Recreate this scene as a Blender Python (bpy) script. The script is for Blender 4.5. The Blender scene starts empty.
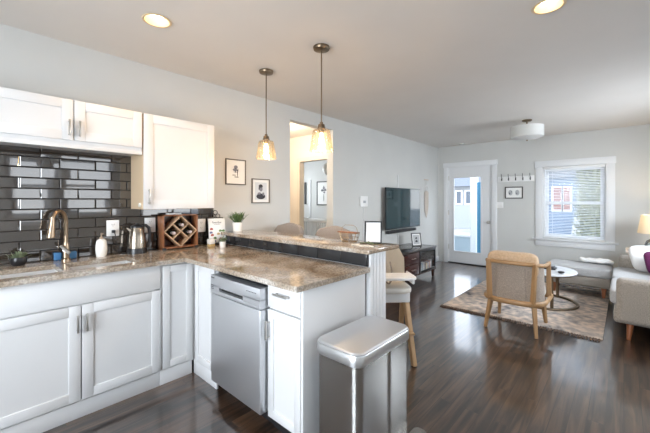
import bpy, bmesh, math, random
from mathutils import Vector, Matrix
random.seed(7)
S = bpy.context.scene
COL = S.collection
R = math.radians
PI = math.pi

# ------------------------------------------------------------------ camera
cam = bpy.data.cameras.new('camera')
cam.sensor_width = 36
cam.lens = 327.422 / 650 * 36
cam.shift_y = -(216.5 - 200.6) / 650
cam.clip_start = 0.03
cam.clip_end = 300
camo = bpy.data.objects.new('camera', cam)
COL.objects.link(camo)
camo.location = (0, 0, 1.36)
camo.rotation_euler = (R(90), 0, R(42.383))
S.camera = camo

# ------------------------------------------------------------------ world, daylight, exposure
world = bpy.data.worlds.new('sky')
S.world = world
world.use_nodes = True
wn = world.node_tree.nodes
wl = world.node_tree.links
bg = wn['Background']
tc = wn.new('ShaderNodeTexCoord'); sx = wn.new('ShaderNodeSeparateXYZ'); cr = wn.new('ShaderNodeValToRGB')
wl.new(tc.outputs['Generated'], sx.inputs[0]); wl.new(sx.outputs['Z'], cr.inputs[0]); wl.new(cr.outputs[0], bg.inputs[0])
cr.color_ramp.elements[0].position = 0.0
cr.color_ramp.elements[0].color = (0.92, 0.96, 1.0, 1)
cr.color_ramp.elements[1].position = 0.7
cr.color_ramp.elements[1].color = (0.60, 0.74, 0.95, 1)
bg.inputs[1].default_value = 3.2

S.view_settings.view_transform = 'Standard'
S.view_settings.look = 'None'
S.view_settings.gamma = 1
S.view_settings.use_curve_mapping = False
S.view_settings.exposure = 0.47
S.cycles.max_bounces = 10
S.cycles.diffuse_bounces = 5
S.cycles.glossy_bounces = 4
S.cycles.transparent_max_bounces = 16
S.cycles.sample_clamp_indirect = 6
S.cycles.caustics_reflective = False
S.cycles.caustics_refractive = False
S.cycles.use_denoising = True


def area(name, loc, rot, sx_, sy_, power, color, spread=180, portal=False):
    l = bpy.data.lights.new(name, 'AREA')
    l.shape = 'RECTANGLE'; l.size = sx_; l.size_y = sy_; l.energy = power; l.color = color
    l.spread = R(spread)
    if portal: l.cycles.is_portal = True
    o = bpy.data.objects.new(name, l); COL.objects.link(o)
    o.location = loc; o.rotation_euler = rot
    return o


DAY = (0.84, 0.92, 1.0)
# added lamps standing in for daylight at unseen windows; portals only guide sky sampling
area('sofa_window_fill', (1.5, 5.0, 1.85), (0, R(66), 0), 1.3, 2.0, 125, DAY)
area('daylight_side_window', (1.2, 3.0, 1.5), (0, R(90), 0), 1.3, 1.3, 1, DAY, portal=True)
area('rear_window_fill', (-1.0, -2.2, 1.5), (R(90), 0, R(0)), 2.4, 1.9, 195, DAY)
area('daylight_front_window', (-0.66, 7.55, 1.33), (R(-90), 0, 0), 0.9, 1.3, 1, DAY, portal=True)
area('daylight_front_door', (-2.47, 7.5, 1.1), (R(-90), 0, 0), 0.6, 1.6, 1, DAY, portal=True)
area('daylight_kitchen_window', (1.2, 1.18, 1.6), (0, R(90), 0), 1.1, 1.5, 1, DAY, portal=True)
area('bedroom_fill', (-6.9, 5.3, 1.7), (0, R(-90), 0), 1.2, 1.4, 28, DAY)  # added fill lamp inside the bedroom, which has no window


# ------------------------------------------------------------------ materials
MATS = {}


def principled(name, color=(0.8, 0.8, 0.8), rough=0.5, metal=0.0, spec=0.5, coat=0.0, trans=0.0, emit=None, estr=0.0, sheen=0.0):
    m = bpy.data.materials.new(name); m.use_nodes = True
    b = m.node_tree.nodes['Principled BSDF']
    b.inputs['Base Color'].default_value = (*color, 1)
    b.inputs['Roughness'].default_value = rough
    b.inputs['Metallic'].default_value = metal
    b.inputs['Specular IOR Level'].default_value = spec
    b.inputs['Coat Weight'].default_value = coat
    b.inputs['Coat Roughness'].default_value = 0.08
    b.inputs['Transmission Weight'].default_value = trans
    b.inputs['Sheen Weight'].default_value = sheen
    if emit:
        b.inputs['Emission Color'].default_value = (*emit, 1)
        b.inputs['Emission Strength'].default_value = estr
    MATS[name] = m
    return m


def nodes(m):
    nt = m.node_tree
    return nt.nodes, nt.links, nt.nodes['Principled BSDF']


def vary(m, c1, c2, scale=(5, 5, 5), detail=3, bump=0.0, bscale=None, rough=None, lo=0.35, hi=0.65):
    """noise mix of two colours in object coordinates, optional bump"""
    n, l, b = nodes(m)
    t = n.new('ShaderNodeTexCoord'); mp = n.new('ShaderNodeMapping'); mp.inputs['Scale'].default_value = scale
    nz = n.new('ShaderNodeTexNoise'); nz.inputs['Scale'].default_value = 1; nz.inputs['Detail'].default_value = detail
    r = n.new('ShaderNodeValToRGB')
    r.color_ramp.elements[0].position = lo; r.color_ramp.elements[0].color = (*c1, 1)
    r.color_ramp.elements[1].position = hi; r.color_ramp.elements[1].color = (*c2, 1)
    l.new(t.outputs['Object'], mp.inputs[0]); l.new(mp.outputs[0], nz.inputs['Vector'])
    l.new(nz.outputs['Fac'], r.inputs[0]); l.new(r.outputs[0], b.inputs['Base Color'])
    if bump:
        bp = n.new('ShaderNodeBump'); bp.inputs['Strength'].default_value = bump; bp.inputs['Distance'].default_value = 0.004
        if bscale:
            mp2 = n.new('ShaderNodeMapping'); mp2.inputs['Scale'].default_value = bscale
            nz2 = n.new('ShaderNodeTexNoise'); nz2.inputs['Scale'].default_value = 1; nz2.inputs['Detail'].default_value = 2
            l.new(t.outputs['Object'], mp2.inputs[0]); l.new(mp2.outputs[0], nz2.inputs['Vector']); l.new(nz2.outputs['Fac'], bp.inputs['Height'])
        else:
            l.new(nz.outputs['Fac'], bp.inputs['Height'])
        l.new(bp.outputs[0], b.inputs['Normal'])
    return m


def wood(name, c1, c2, axis='Z', rough=0.4, scale=30, coat=0.0):
    m = principled(name, c1, rough, coat=coat)
    s = {'X': (1.6, scale, scale), 'Y': (scale, 1.6, scale), 'Z': (scale, scale, 1.6)}[axis]
    return vary(m, c1, c2, s, 4, bump=0.12)


PAINT = vary(principled('wall paint', rough=0.75), (0.585, 0.587, 0.568), (0.605, 0.607, 0.588), (2, 2, 2), bump=0.06, bscale=(90, 90, 90))
CEIL = vary(principled('ceiling paint', rough=0.85), (0.71, 0.675, 0.635), (0.73, 0.695, 0.655), (2, 2, 2), bump=0.1, bscale=(60, 60, 60))
HALLP = principled('hall paint', (0.70, 0.65, 0.58), 0.75)
TRIM = principled('white trim paint', (0.74, 0.75, 0.76), 0.4)
CAB = vary(principled('white cabinet paint', rough=0.35), (0.68, 0.68, 0.68), (0.695, 0.695, 0.695), (3, 3, 3))
CABW = principled('cabinet side laminate', (0.66, 0.50, 0.33), 0.45)
DARK = principled('painted pocket shade', (0.01, 0.01, 0.01), 0.8)  # near-black colour for the shade inside the dishwasher grip
STEEL = principled('brushed steel', (0.44, 0.43, 0.41), 0.27, 1.0)
STEEL2 = principled('steel appliance front', (0.74, 0.755, 0.78), 0.42, 1.0)
NICKEL = principled('satin nickel', (0.55, 0.53, 0.50), 0.3, 1.0)
BRONZE = principled('champagne bronze', (0.36, 0.27, 0.19), 0.28, 1.0)
BRASS = principled('aged brass', (0.24, 0.18, 0.12), 0.35, 1.0)
BLACKP = principled('black plastic', (0.015, 0.015, 0.017), 0.3)
BLACKM = principled('black iron', (0.02, 0.02, 0.022), 0.45)
WHITEP = principled('white plastic', (0.82, 0.82, 0.81), 0.35)
CERAM = principled('white ceramic', (0.82, 0.80, 0.76), 0.2)
PAPER = principled('white paper', (0.82, 0.82, 0.80), 0.8)
BULB = principled('lit bulb', (1, 0.8, 0.5), 0.4, emit=(1.0, 0.72, 0.38), estr=9)
LEDW = principled('lit warm disc', (1, 0.9, 0.7), 0.4, emit=(1.0, 0.88, 0.68), estr=6)
CANREF = principled('cream can reflector', (0.74, 0.58, 0.36), 0.35)


def brushed(m, scale):
    n, l, b = nodes(m)
    t = n.new('ShaderNodeTexCoord'); mp = n.new('ShaderNodeMapping'); mp.inputs['Scale'].default_value = scale
    nz = n.new('ShaderNodeTexNoise'); nz.inputs['Scale'].default_value = 1; nz.inputs['Detail'].default_value = 3
    bp = n.new('ShaderNodeBump'); bp.inputs['Strength'].default_value = 0.06; bp.inputs['Distance'].default_value = 0.002
    l.new(t.outputs['Object'], mp.inputs[0]); l.new(mp.outputs[0], nz.inputs['Vector']); l.new(nz.outputs['Fac'], bp.inputs['Height'])
    l.new(bp.outputs[0], b.inputs['Normal'])





def glassy(name, tint=(1, 1, 1), refl=0.12, fres=0.8, rough=0.02, opac=0.0, ocol=(1, 1, 1)):
    m = bpy.data.materials.new(name); m.use_nodes = True
    n = m.node_tree.nodes; l = m.node_tree.links; n.clear()
    out = n.new('ShaderNodeOutputMaterial'); tr = n.new('ShaderNodeBsdfTransparent'); gl = n.new('ShaderNodeBsdfGlossy')
    tr.inputs[0].default_value = (*tint, 1); gl.inputs['Roughness'].default_value = rough
    lw = n.new('ShaderNodeLayerWeight'); lw.inputs[0].default_value = 0.35
    ma = n.new('ShaderNodeMath'); ma.operation = 'MULTIPLY_ADD'; ma.inputs[1].default_value = fres; ma.inputs[2].default_value = refl
    l.new(lw.outputs['Fresnel'], ma.inputs[0])
    mx = n.new('ShaderNodeMixShader')
    l.new(ma.outputs[0], mx.inputs[0]); l.new(tr.outputs[0], mx.inputs[1]); l.new(gl.outputs[0], mx.inputs[2])
    last = mx
    if opac > 0:
        df = n.new('ShaderNodeBsdfDiffuse'); df.inputs[0].default_value = (*ocol, 1)
        m2 = n.new('ShaderNodeMixShader'); m2.inputs[0].default_value = opac
        l.new(mx.outputs[0], m2.inputs[1]); l.new(df.outputs[0], m2.inputs[2]); last = m2
    l.new(last.outputs[0], out.inputs[0])
    return m


GLASS = glassy('window glass', refl=0.0, fres=0.10)
SHADEG = glassy('clear amber glass', (1.0, 0.96, 0.88), refl=0.03, fres=0.45, opac=0.02, ocol=(1, 0.9, 0.75))
CABG = glassy('cabinet glass', (0.97, 0.97, 0.97), refl=0.01, fres=0.3)
LAMPG = glassy('lamp base glass', (0.75, 0.82, 0.82), refl=0.15)


def translucent(name, col, fac=0.5):
    m = bpy.data.materials.new(name); m.use_nodes = True
    n = m.node_tree.nodes; l = m.node_tree.links; n.clear()
    out = n.new('ShaderNodeOutputMaterial'); a = n.new('ShaderNodeBsdfDiffuse'); b = n.new('ShaderNodeBsdfTranslucent'); mx = n.new('ShaderNodeMixShader')
    a.inputs[0].default_value = (*col, 1); b.inputs[0].default_value = (*col, 1); mx.inputs[0].default_value = fac
    l.new(a.outputs[0], mx.inputs[1]); l.new(b.outputs[0], mx.inputs[2]); l.new(mx.outputs[0], out.inputs[0])
    return m


SHADEF = translucent('linen lamp shade', (0.85, 0.80, 0.70), 0.5)
SLAT = translucent('blind slat', (0.86, 0.87, 0.88), 0.25)

# wood plank floor, boards running along Y
FLOOR = principled('dark plank floor', rough=0.32, coat=0.9, spec=0.6)
FLOOR.node_tree.nodes['Principled BSDF'].inputs['Coat Roughness'].default_value = 0.10
FLOOR.node_tree.nodes['Principled BSDF'].inputs['Coat IOR'].default_value = 1.8
n, l, b = nodes(FLOOR)
t = n.new('ShaderNodeTexCoord'); mp = n.new('ShaderNodeMapping'); mp.inputs['Rotation'].default_value = (0, 0, R(90))
l.new(t.outputs['Object'], mp.inputs[0])
bk = n.new('ShaderNodeTexBrick')
bk.inputs['Color1'].default_value = (0.5, 0.5, 0.5, 1); bk.inputs['Color2'].default_value = (1, 1, 1, 1); bk.inputs['Mortar'].default_value = (0, 0, 0, 1)
bk.inputs['Scale'].default_value = 1; bk.inputs['Mortar Size'].default_value = 0.0022; bk.inputs['Mortar Smooth'].default_value = 0.3
bk.inputs['Brick Width'].default_value = 1.1; bk.inputs['Row Height'].default_value = 0.085; bk.offset = 0.37
l.new(mp.outputs[0], bk.inputs['Vector'])
mp2 = n.new('ShaderNodeMapping'); mp2.inputs['Scale'].default_value = (22, 1.8, 1); l.new(t.outputs['Object'], mp2.inputs[0])
av = n.new('ShaderNodeVectorMath'); av.operation = 'ADD'
sc = n.new('ShaderNodeVectorMath'); sc.operation = 'SCALE'; sc.inputs[3].default_value = 9
l.new(bk.outputs['Color'], sc.inputs[0]); l.new(mp2.outputs[0], av.inputs[0]); l.new(sc.outputs[0], av.inputs[1])
nz = n.new('ShaderNodeTexNoise'); nz.inputs['Scale'].default_value = 1; nz.inputs['Detail'].default_value = 6; nz.inputs['Distortion'].default_value = 0.6
l.new(av.outputs[0], nz.inputs['Vector'])
rp = n.new('ShaderNodeValToRGB')
rp.color_ramp.elements[0].position = 0.38; rp.color_ramp.elements[0].color = (0.016, 0.009, 0.006, 1)
rp.color_ramp.elements[1].position = 0.76; rp.color_ramp.elements[1].color = (0.150, 0.082, 0.046, 1)
l.new(nz.outputs['Fac'], rp.inputs[0])
mu = n.new('ShaderNodeMixRGB'); mu.blend_type = 'MULTIPLY'; mu.inputs[0].default_value = 0.75
l.new(rp.outputs[0], mu.inputs[1]); l.new(bk.outputs['Color'], mu.inputs[2]); l.new(mu.outputs[0], b.inputs['Base Color'])
bp = n.new('ShaderNodeBump'); bp.inputs['Strength'].default_value = 0.3; bp.inputs['Distance'].default_value = 0.003
ad = n.new('ShaderNodeMixRGB'); ad.inputs[0].default_value = 0.4
l.new(bk.outputs['Color'], ad.inputs[1]); l.new(nz.outputs['Fac'], ad.inputs[2])
l.new(ad.outputs[0], bp.inputs['Height']); l.new(bp.outputs[0], b.inputs['Normal'])

# granite
GRAN = principled('polished granite', rough=0.08, spec=0.6)
n, l, b = nodes(GRAN)
t = n.new('ShaderNodeTexCoord')
na = n.new('ShaderNodeTexNoise'); na.inputs['Scale'].default_value = 3.2; na.inputs['Detail'].default_value = 6; na.inputs['Distortion'].default_value = 1.2
nb = n.new('ShaderNodeTexNoise'); nb.inputs['Scale'].default_value = 85; nb.inputs['Detail'].default_value = 3
vo = n.new('ShaderNodeTexVoronoi'); vo.inputs['Scale'].default_value = 130
for q in (na, nb, vo): l.new(t.outputs['Object'], q.inputs['Vector'])
ra = n.new('ShaderNodeValToRGB'); e = ra.color_ramp.elements
e[0].position = 0.30; e[0].color = (0.27, 0.205, 0.145, 1); e[1].position = 0.72; e[1].color = (0.55, 0.53, 0.50, 1)
e2 = ra.color_ramp.elements.new(0.5); e2.color = (0.40, 0.34, 0.275, 1)
rb = n.new('ShaderNodeValToRGB'); e = rb.color_ramp.elements
e[0].position = 0.38; e[0].color = (0.55, 0.52, 0.49, 1); e[1].position = 0.62; e[1].color = (1.2, 1.18, 1.15, 1)
l.new(na.outputs['Fac'], ra.inputs[0]); l.new(nb.outputs['Fac'], rb.inputs[0])
m1 = n.new('ShaderNodeMixRGB'); m1.blend_type = 'MULTIPLY'; m1.inputs[0].default_value = 0.8
l.new(ra.outputs[0], m1.inputs[1]); l.new(rb.outputs[0], m1.inputs[2])
m2 = n.new('ShaderNodeMixRGB'); m2.blend_type = 'MIX'; l.new(m1.outputs[0], m2.inputs[1]); m2.inputs[2].default_value = (0.06, 0.04, 0.03, 1)
rc = n.new('ShaderNodeValToRGB'); rc.color_ramp.elements[0].position = 0.10; rc.color_ramp.elements[0].color = (0.6, 0.6, 0.6, 1)
rc.color_ramp.elements[1].position = 0.22; rc.color_ramp.elements[1].color = (0, 0, 0, 1)
l.new(vo.outputs['Distance'], rc.inputs[0]); l.new(rc.outputs[0], m2.inputs[0]); l.new(m2.outputs[0], b.inputs['Base Color'])

TILE = vary(principled('dark glass tile', rough=0.035, spec=0.9), (0.022, 0.017, 0.014), (0.042, 0.034, 0.028), (4, 4, 9))
TILE.node_tree.nodes['Principled BSDF'].inputs['IOR'].default_value = 1.7
TILEB = principled('charcoal ceramic tile', (0.028, 0.029, 0.031), 0.18)
GROUT = principled('dark grout', (0.035, 0.035, 0.037), 0.9)

LIGHTWOOD = wood('pale oak', (0.31, 0.18, 0.08), (0.43, 0.26, 0.125), 'Z', 0.45)
LIGHTWOODX = wood('pale oak rail', (0.31, 0.18, 0.08), (0.43, 0.26, 0.125), 'X', 0.45)
WALNUT = wood('reddish walnut', (0.20, 0.07, 0.03), (0.34, 0.14, 0.06), 'Z', 0.35)
LATT = wood('lattice wood', (0.48, 0.30, 0.17), (0.60, 0.40, 0.25), 'Z', 0.45)
DKWOOD = wood('espresso wood', (0.035, 0.014, 0.010), (0.075, 0.028, 0.020), 'Y', 0.25, coat=0.3)
CHERRY = wood('cherry leg', (0.22, 0.07, 0.025), (0.32, 0.12, 0.05), 'Z', 0.35)
BEECH = wood('beech leg', (0.55, 0.36, 0.19), (0.66, 0.46, 0.27), 'Z', 0.4)


def fabric(name, c1, c2, sc=260, rough=0.95):
    return vary(principled(name, c1, rough, spec=0.2, sheen=0.15), c1, c2, (sc, sc, sc), 2, bump=0.35)


SOFAF = fabric('grey tweed', (0.22, 0.19, 0.16), (0.40, 0.36, 0.31), 150)
SOFAT = fabric('light grey tweed', (0.36, 0.36, 0.36), (0.47, 0.47, 0.47), 150)
TAUPE = fabric('taupe linen', (0.27, 0.235, 0.21), (0.35, 0.31, 0.28))
CREAM = fabric('cream fabric', (0.66, 0.62, 0.55), (0.76, 0.72, 0.66))
TANF = fabric('tan leather cushion', (0.50, 0.35, 0.22), (0.58, 0.42, 0.28), 60, 0.6)
CANE = fabric('grey woven back', (0.46, 0.39, 0.33), (0.64, 0.56, 0.48), 110)
PURPLE = fabric('purple velvet', (0.07, 0.012, 0.05), (0.12, 0.02, 0.08))
WHITEF = fabric('white fabric', (0.72, 0.71, 0.69), (0.82, 0.81, 0.79))
FRINGE = fabric('fringe yarn', (0.09, 0.055, 0.04), (0.24, 0.17, 0.13), 60)
LEAF = vary(principled('leaf green', rough=0.5), (0.05, 0.10, 0.035), (0.14, 0.22, 0.08), (40, 40, 40))
LEAFG = vary(principled('grey green leaf', rough=0.6), (0.14, 0.18, 0.10), (0.26, 0.30, 0.18), (40, 40, 40))
CABLE = principled('conduit white', (0.72, 0.73, 0.73), 0.5)
BLUEP = principled('blue sponge', (0.06, 0.20, 0.42), 0.7)
SCREEN = principled('tv glass teal sheen', (0.004, 0.032, 0.04), 0.06, spec=0.7)  # teal base colour stands in for reflections on the screen
MARBLE = vary(principled('pale marble', rough=0.15), (0.60, 0.61, 0.62), (0.74, 0.75, 0.76), (7, 7, 7), 6)


# ------------------------------------------------------------------ mesh builder
class MB:
    def __init__(s): s.bm = bmesh.new()

    def _merge(s, bm2):
        me = bpy.data.meshes.new('t'); bm2.to_mesh(me); bm2.free(); s.bm.from_mesh(me); bpy.data.meshes.remove(me)

    def box(s, x0, x1, y0, y1, z0, z1, bev=0.0, seg=2, M=None):
        b2 = bmesh.new(); bmesh.ops.create_cube(b2, size=1)
        for v in b2.verts:
            v.co = Vector((x0 + (v.co.x + .5) * (x1 - x0), y0 + (v.co.y + .5) * (y1 - y0), z0 + (v.co.z + .5) * (z1 - z0)))
        if bev > 0:
            bmesh.ops.bevel(b2, geom=b2.edges[:], offset=bev, segments=seg, affect='EDGES', profile=0.5)
        if M is not None: bmesh.ops.transform(b2, matrix=M, verts=b2.verts)
        bmesh.ops.recalc_face_normals(b2, faces=b2.faces)
        s._merge(b2); return s

    def cyl(s, p0, p1, r0, r1=None, n=16, cap=True):
        r1 = r0 if r1 is None else r1
        p0 = Vector(p0); p1 = Vector(p1); d = (p1 - p0)
        q = d.to_track_quat('Z', 'Y')
        b2 = bmesh.new()
        a = [b2.verts.new(p0 + q @ Vector((r0 * math.cos(2 * PI * i / n), r0 * math.sin(2 * PI * i / n), 0))) for i in range(n)]
        c = [b2.verts.new(p1 + q @ Vector((r1 * math.cos(2 * PI * i / n), r1 * math.sin(2 * PI * i / n), 0))) for i in range(n)]
        for i in range(n): b2.faces.new((a[i], a[(i + 1) % n], c[(i + 1) % n], c[i]))
        if cap: b2.faces.new(a[::-1]); b2.faces.new(c)
        s._merge(b2); return s

    def bar(s, p0, p1, w, h, w1=None, h1=None):
        """tapered rectangular bar"""
        w1 = w if w1 is None else w1; h1 = h if h1 is None else h1
        p0 = Vector(p0); p1 = Vector(p1); d = (p1 - p0).normalized()
        side = d.cross(Vector((0, 0, 1)))
        if side.length < 1e-3: side = Vector((1, 0, 0))
        side.normalize(); up = side.cross(d)
        b2 = bmesh.new()
        A = [b2.verts.new(p0 + side * w / 2 * i + up * h / 2 * j) for i, j in ((-1, -1), (1, -1), (1, 1), (-1, 1))]
        B = [b2.verts.new(p1 + side * w1 / 2 * i + up * h1 / 2 * j) for i, j in ((-1, -1), (1, -1), (1, 1), (-1, 1))]
        for i in range(4): b2.faces.new((A[i], A[(i + 1) % 4], B[(i + 1) % 4], B[i]))
        b2.faces.new(A[::-1]); b2.faces.new(B)
        bmesh.ops.bevel(b2, geom=b2.edges[:], offset=min(w, h, w1, h1) * .12, segments=2, affect='EDGES')
        bmesh.ops.recalc_face_normals(b2, faces=b2.faces)
        s._merge(b2); return s

    def tube(s, pts, r, n=10, rz=None, closed=False, upz=False, radii=None):
        pts = [Vector(p) for p in pts]; N = len(pts)
        rz = r if rz is None else rz
        b2 = bmesh.new(); rings = []
        prev = None
        for i, p in enumerate(pts):
            if closed: tdir = pts[(i + 1) % N] - pts[i - 1]
            else: tdir = pts[min(i + 1, N - 1)] - pts[max(i - 1, 0)]
            tdir.normalize()
            if upz: side = tdir.cross(Vector((0, 0, 1)))
            elif prev is None:
                side = tdir.cross(Vector((0, 0, 1)))
                if side.length < 1e-3: side = Vector((1, 0, 0))
            else: side = prev - tdir * prev.dot(tdir)
            side.normalize(); prev = side
            up = side.cross(tdir)
            k = radii[i] if radii else 1.0
            rings.append([b2.verts.new(p + side * r * k * math.cos(2 * PI * j / n) + up * rz * k * math.sin(2 * PI * j / n)) for j in range(n)])
        for i in range(N if closed else N - 1):
            a = rings[i]; c = rings[(i + 1) % N]
            for j in range(n): b2.faces.new((a[j], a[(j + 1) % n], c[(j + 1) % n], c[j]))
        if not closed: b2.faces.new(rings[0][::-1]); b2.faces.new(rings[-1])
        bmesh.ops.recalc_face_normals(b2, faces=b2.faces)
        s._merge(b2); return s

    def lathe(s, prof, c=(0, 0, 0), n=32, capb=True, capt=True):
        b2 = bmesh.new(); rings = []
        for r, z in prof:
            rings.append([b2.verts.new((c[0] + r * math.cos(2 * PI * i / n), c[1] + r * math.sin(2 * PI * i / n), c[2] + z)) for i in range(n)])
        for a, d in zip(rings, rings[1:]):
            for i in range(n): b2.faces.new((a[i], a[(i + 1) % n], d[(i + 1) % n], d[i]))
        if capb and prof[0][0] > 1e-6: b2.faces.new(rings[0][::-1])
        if capt and prof[-1][0] > 1e-6: b2.faces.new(rings[-1])
        bmesh.ops.remove_doubles(b2, verts=b2.verts, dist=1e-6)
        s._merge(b2); return s

    def sq(s, c, rx, ry, rz, e1=0.5, e2=0.5, nu=40, nv=20, M=None, f=None):
        """superellipsoid: cushions, pillows"""
        def g(w, e): return math.copysign(abs(w) ** e, w)
        b2 = bmesh.new(); rows = []
        for j in range(nv + 1):
            v = -PI / 2 + PI * j / nv
            rows.append([b2.verts.new((rx * g(math.cos(v), e1) * g(math.cos(2 * PI * i / nu), e2), ry * g(math.cos(v), e1) * g(math.sin(2 * PI * i / nu), e2), rz * g(math.sin(v), e1))) for i in range(nu)])
        for a, d in zip(rows, rows[1:]):
            for i in range(nu): b2.faces.new((a[i], a[(i + 1) % nu], d[(i + 1) % nu], d[i]))
        bmesh.ops.remove_doubles(b2, verts=b2.verts, dist=1e-5)
        if f:
            for v in b2.verts: v.co = f(v.co)
        if M is not None: bmesh.ops.transform(b2, matrix=M, verts=b2.verts)
        bmesh.ops.translate(b2, vec=Vector(c), verts=b2.verts)
        s._merge(b2); return s

    def poly(s, pts, d):
        """extrude polygon (3d points) by vector d"""
        b2 = bmesh.new(); vs = [b2.verts.new(p) for p in pts]; fc = b2.faces.new(vs)
        r = bmesh.ops.extrude_face_region(b2, geom=[fc])
        bmesh.ops.translate(b2, vec=Vector(d), verts=[v for v in r['geom'] if isinstance(v, bmesh.types.BMVert)])
        bmesh.ops.recalc_face_normals(b2, faces=b2.faces)
        s._merge(b2); return s

    def leaf(s, p, d, ln, w, up=(0, 0, 1)):
        p = Vector(p); d = Vector(d).normalized(); sd = d.cross(Vector(up))
        if sd.length < 1e-3: sd = Vector((1, 0, 0))
        sd.normalize(); nn = sd.cross(d)
        pr = [(0, .15), (.3, .9), (.6, 1), (.85, .55), (1, .02)]
        vs = []
        for t_, k in pr:
            c = p + d * ln * t_ - nn * ln * .18 * t_ * t_
            vs.append((s.bm.verts.new(c - sd * w / 2 * k), s.bm.verts.new(c + nn * w * -.12 * k), s.bm.verts.new(c + sd * w / 2 * k)))
        for a, c in zip(vs, vs[1:]):
            s.bm.faces.new((a[0], a[1], c[1], c[0])); s.bm.faces.new((a[1], a[2], c[2], c[1]))
        return s

    def build(s, name, mat_, parent=None, smooth=True, local=False, ang=38):
        me = bpy.data.meshes.new(name)
        if parent is not None and not local:
            r = parent; off = Vector(r.location)
            while r.parent: r = r.parent; off += r.location
            bmesh.ops.translate(s.bm, vec=-off, verts=s.bm.verts)
        s.bm.to_mesh(me); s.bm.free()
        for mm in (mat_ if isinstance(mat_, (list, tuple)) else [mat_]): me.materials.append(mm)
        if smooth:
            me.polygons.foreach_set('use_smooth', [True] * len(me.polygons))
            me.set_sharp_from_angle(angle=R(ang))
        o = bpy.data.objects.new(name, me); COL.objects.link(o)
        if parent is not None: o.parent = parent
        return o


def tag(o, label=None, cat=None, group=None, kind=None):
    if label: o['label'] = label
    if cat: o['category'] = cat
    if group: o['group'] = group
    if kind: o['kind'] = kind
    return o


def thing(name, label, cat, loc=(0, 0, 0), rz=0, group=None):
    o = bpy.data.objects.new(name, None); COL.objects.link(o)
    o.location = loc; o.rotation_euler = (0, 0, rz); o.empty_display_size = 0.1
    return tag(o, label, cat, group)


def struct(name, mb, mat_, label=None, parent=None, smooth=False):
    o = mb.build(name, mat_, parent, smooth)
    if parent is None: tag(o, label, None, None, 'structure')
    return o


def copy_tree(o, parent=None):
    c = o.copy(); COL.objects.link(c); c.parent = parent
    for ch in list(o.children): copy_tree(ch, c)
    return c


def relabel_parts(o): pass


X0, X1 = -3.1, 1.0
Y0, Y1 = -1.6, 7.19
HC = 2.553
CT = 0.925     # counter top height
BT = 1.05      # bar top height

# ------------------------------------------------------------------ room shell
m = MB(); m.box(-7.2, X1 + .12, Y0 - .12, Y1 + .12, -0.1, 0.0)
struct('floor', m, FLOOR, 'dark brown plank floor running through the kitchen and living room')


def ceiling_with_holes(holes, r):
    mb = MB(); bm = mb.bm
    def quad(xa, xb, ya, yb):
        bm.faces.new([bm.verts.new(p) for p in ((xa, ya, HC), (xa, yb, HC), (xb, yb, HC), (xb, ya, HC))])
    xa, xb, ya, yb = -7.2, X1 + .12, Y0 - .12, Y1 + .12
    cur = ya; hs = 0.12
    for hx, hy in sorted(holes, key=lambda q: q[1]):
        quad(xa, xb, cur, hy - hs); quad(xa, hx - hs, hy - hs, hy + hs); quad(hx + hs, xb, hy - hs, hy + hs)
        N = 40; inn = []; outv = []
        for i in range(N):
            a = 2 * PI * i / N; c, s_ = math.cos(a), math.sin(a); k = hs / max(abs(c), abs(s_))
            inn.append(bm.verts.new((hx + r * c, hy + r * s_, HC))); outv.append(bm.verts.new((hx + k * c, hy + k * s_, HC)))
        for i in range(N): bm.faces.new((inn[i], inn[(i + 1) % N], outv[(i + 1) % N], outv[i])[::-1])
        cur = hy + hs
    quad(xa, xb, cur, yb)
    # roof slab above so that no daylight leaks in
    return mb


RL = [(-2.28, 0.85), (-0.34, 2.40)]
struct('ceiling', ceiling_with_holes(RL, 0.075), CEIL, 'flat light grey ceiling')


def wall(name, axis, p0, p1, u0, u1, openings, mat_, label, z1=HC):
    """axis 'x': slab between x=p0..p1 spanning y=u0..u1 ; openings (ua,ub,za,zb)"""
    mb = MB()
    def bx(a, b_, za, zb):
        if b_ - a < 1e-4 or zb - za < 1e-4: return
        if axis == 'x': mb.box(p0, p1, a, b_, za, zb)
        else: mb.box(a, b_, p0, p1, za, zb)
    cur = u0
    for ua, ub, za, zb in sorted(openings):
        bx(cur, ua, 0, z1); bx(ua, ub, 0, za); bx(ua, ub, zb, z1); cur = ub
    bx(cur, u1, 0, z1)
    return struct(name, mb, mat_, label)


wall('wall_left', 'x', X0 - .12, X0, Y0 - .12, Y1 + .12, [(2.744, 3.568, 0, 2.38)], PAINT, 'long light grey wall with tall opening to the hall')
WIN = (-1.104, -0.219, 0.668, 1.975)
DOR = (-2.87, -1.975, 0, 2.085)
wall('wall_far', 'y', Y1, Y1 + .14, X0, X1 + .12, [(DOR[0], DOR[1], 0, DOR[3]), WIN], PAINT, 'far light grey wall with the glazed door and blind-covered window')
RW = [(0.45, 1.02, 1.05, 2.14), (1.09, 1.92, 1.05, 2.14), (2.4, 3.6, 0.9, 2.1), (4.2, 6.0, 0.95, 2.1)]
wall('wall_right', 'x', X1, X1 + .12, Y0, Y1, RW, PAINT, 'right-hand wall with windows')
wall('wall_rear', 'y', Y0 - .12, Y0, X0, X1 + .12, [(-2.0, 0.2, 0.7, 2.15)], PAINT, 'rear wall behind the camera')

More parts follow.
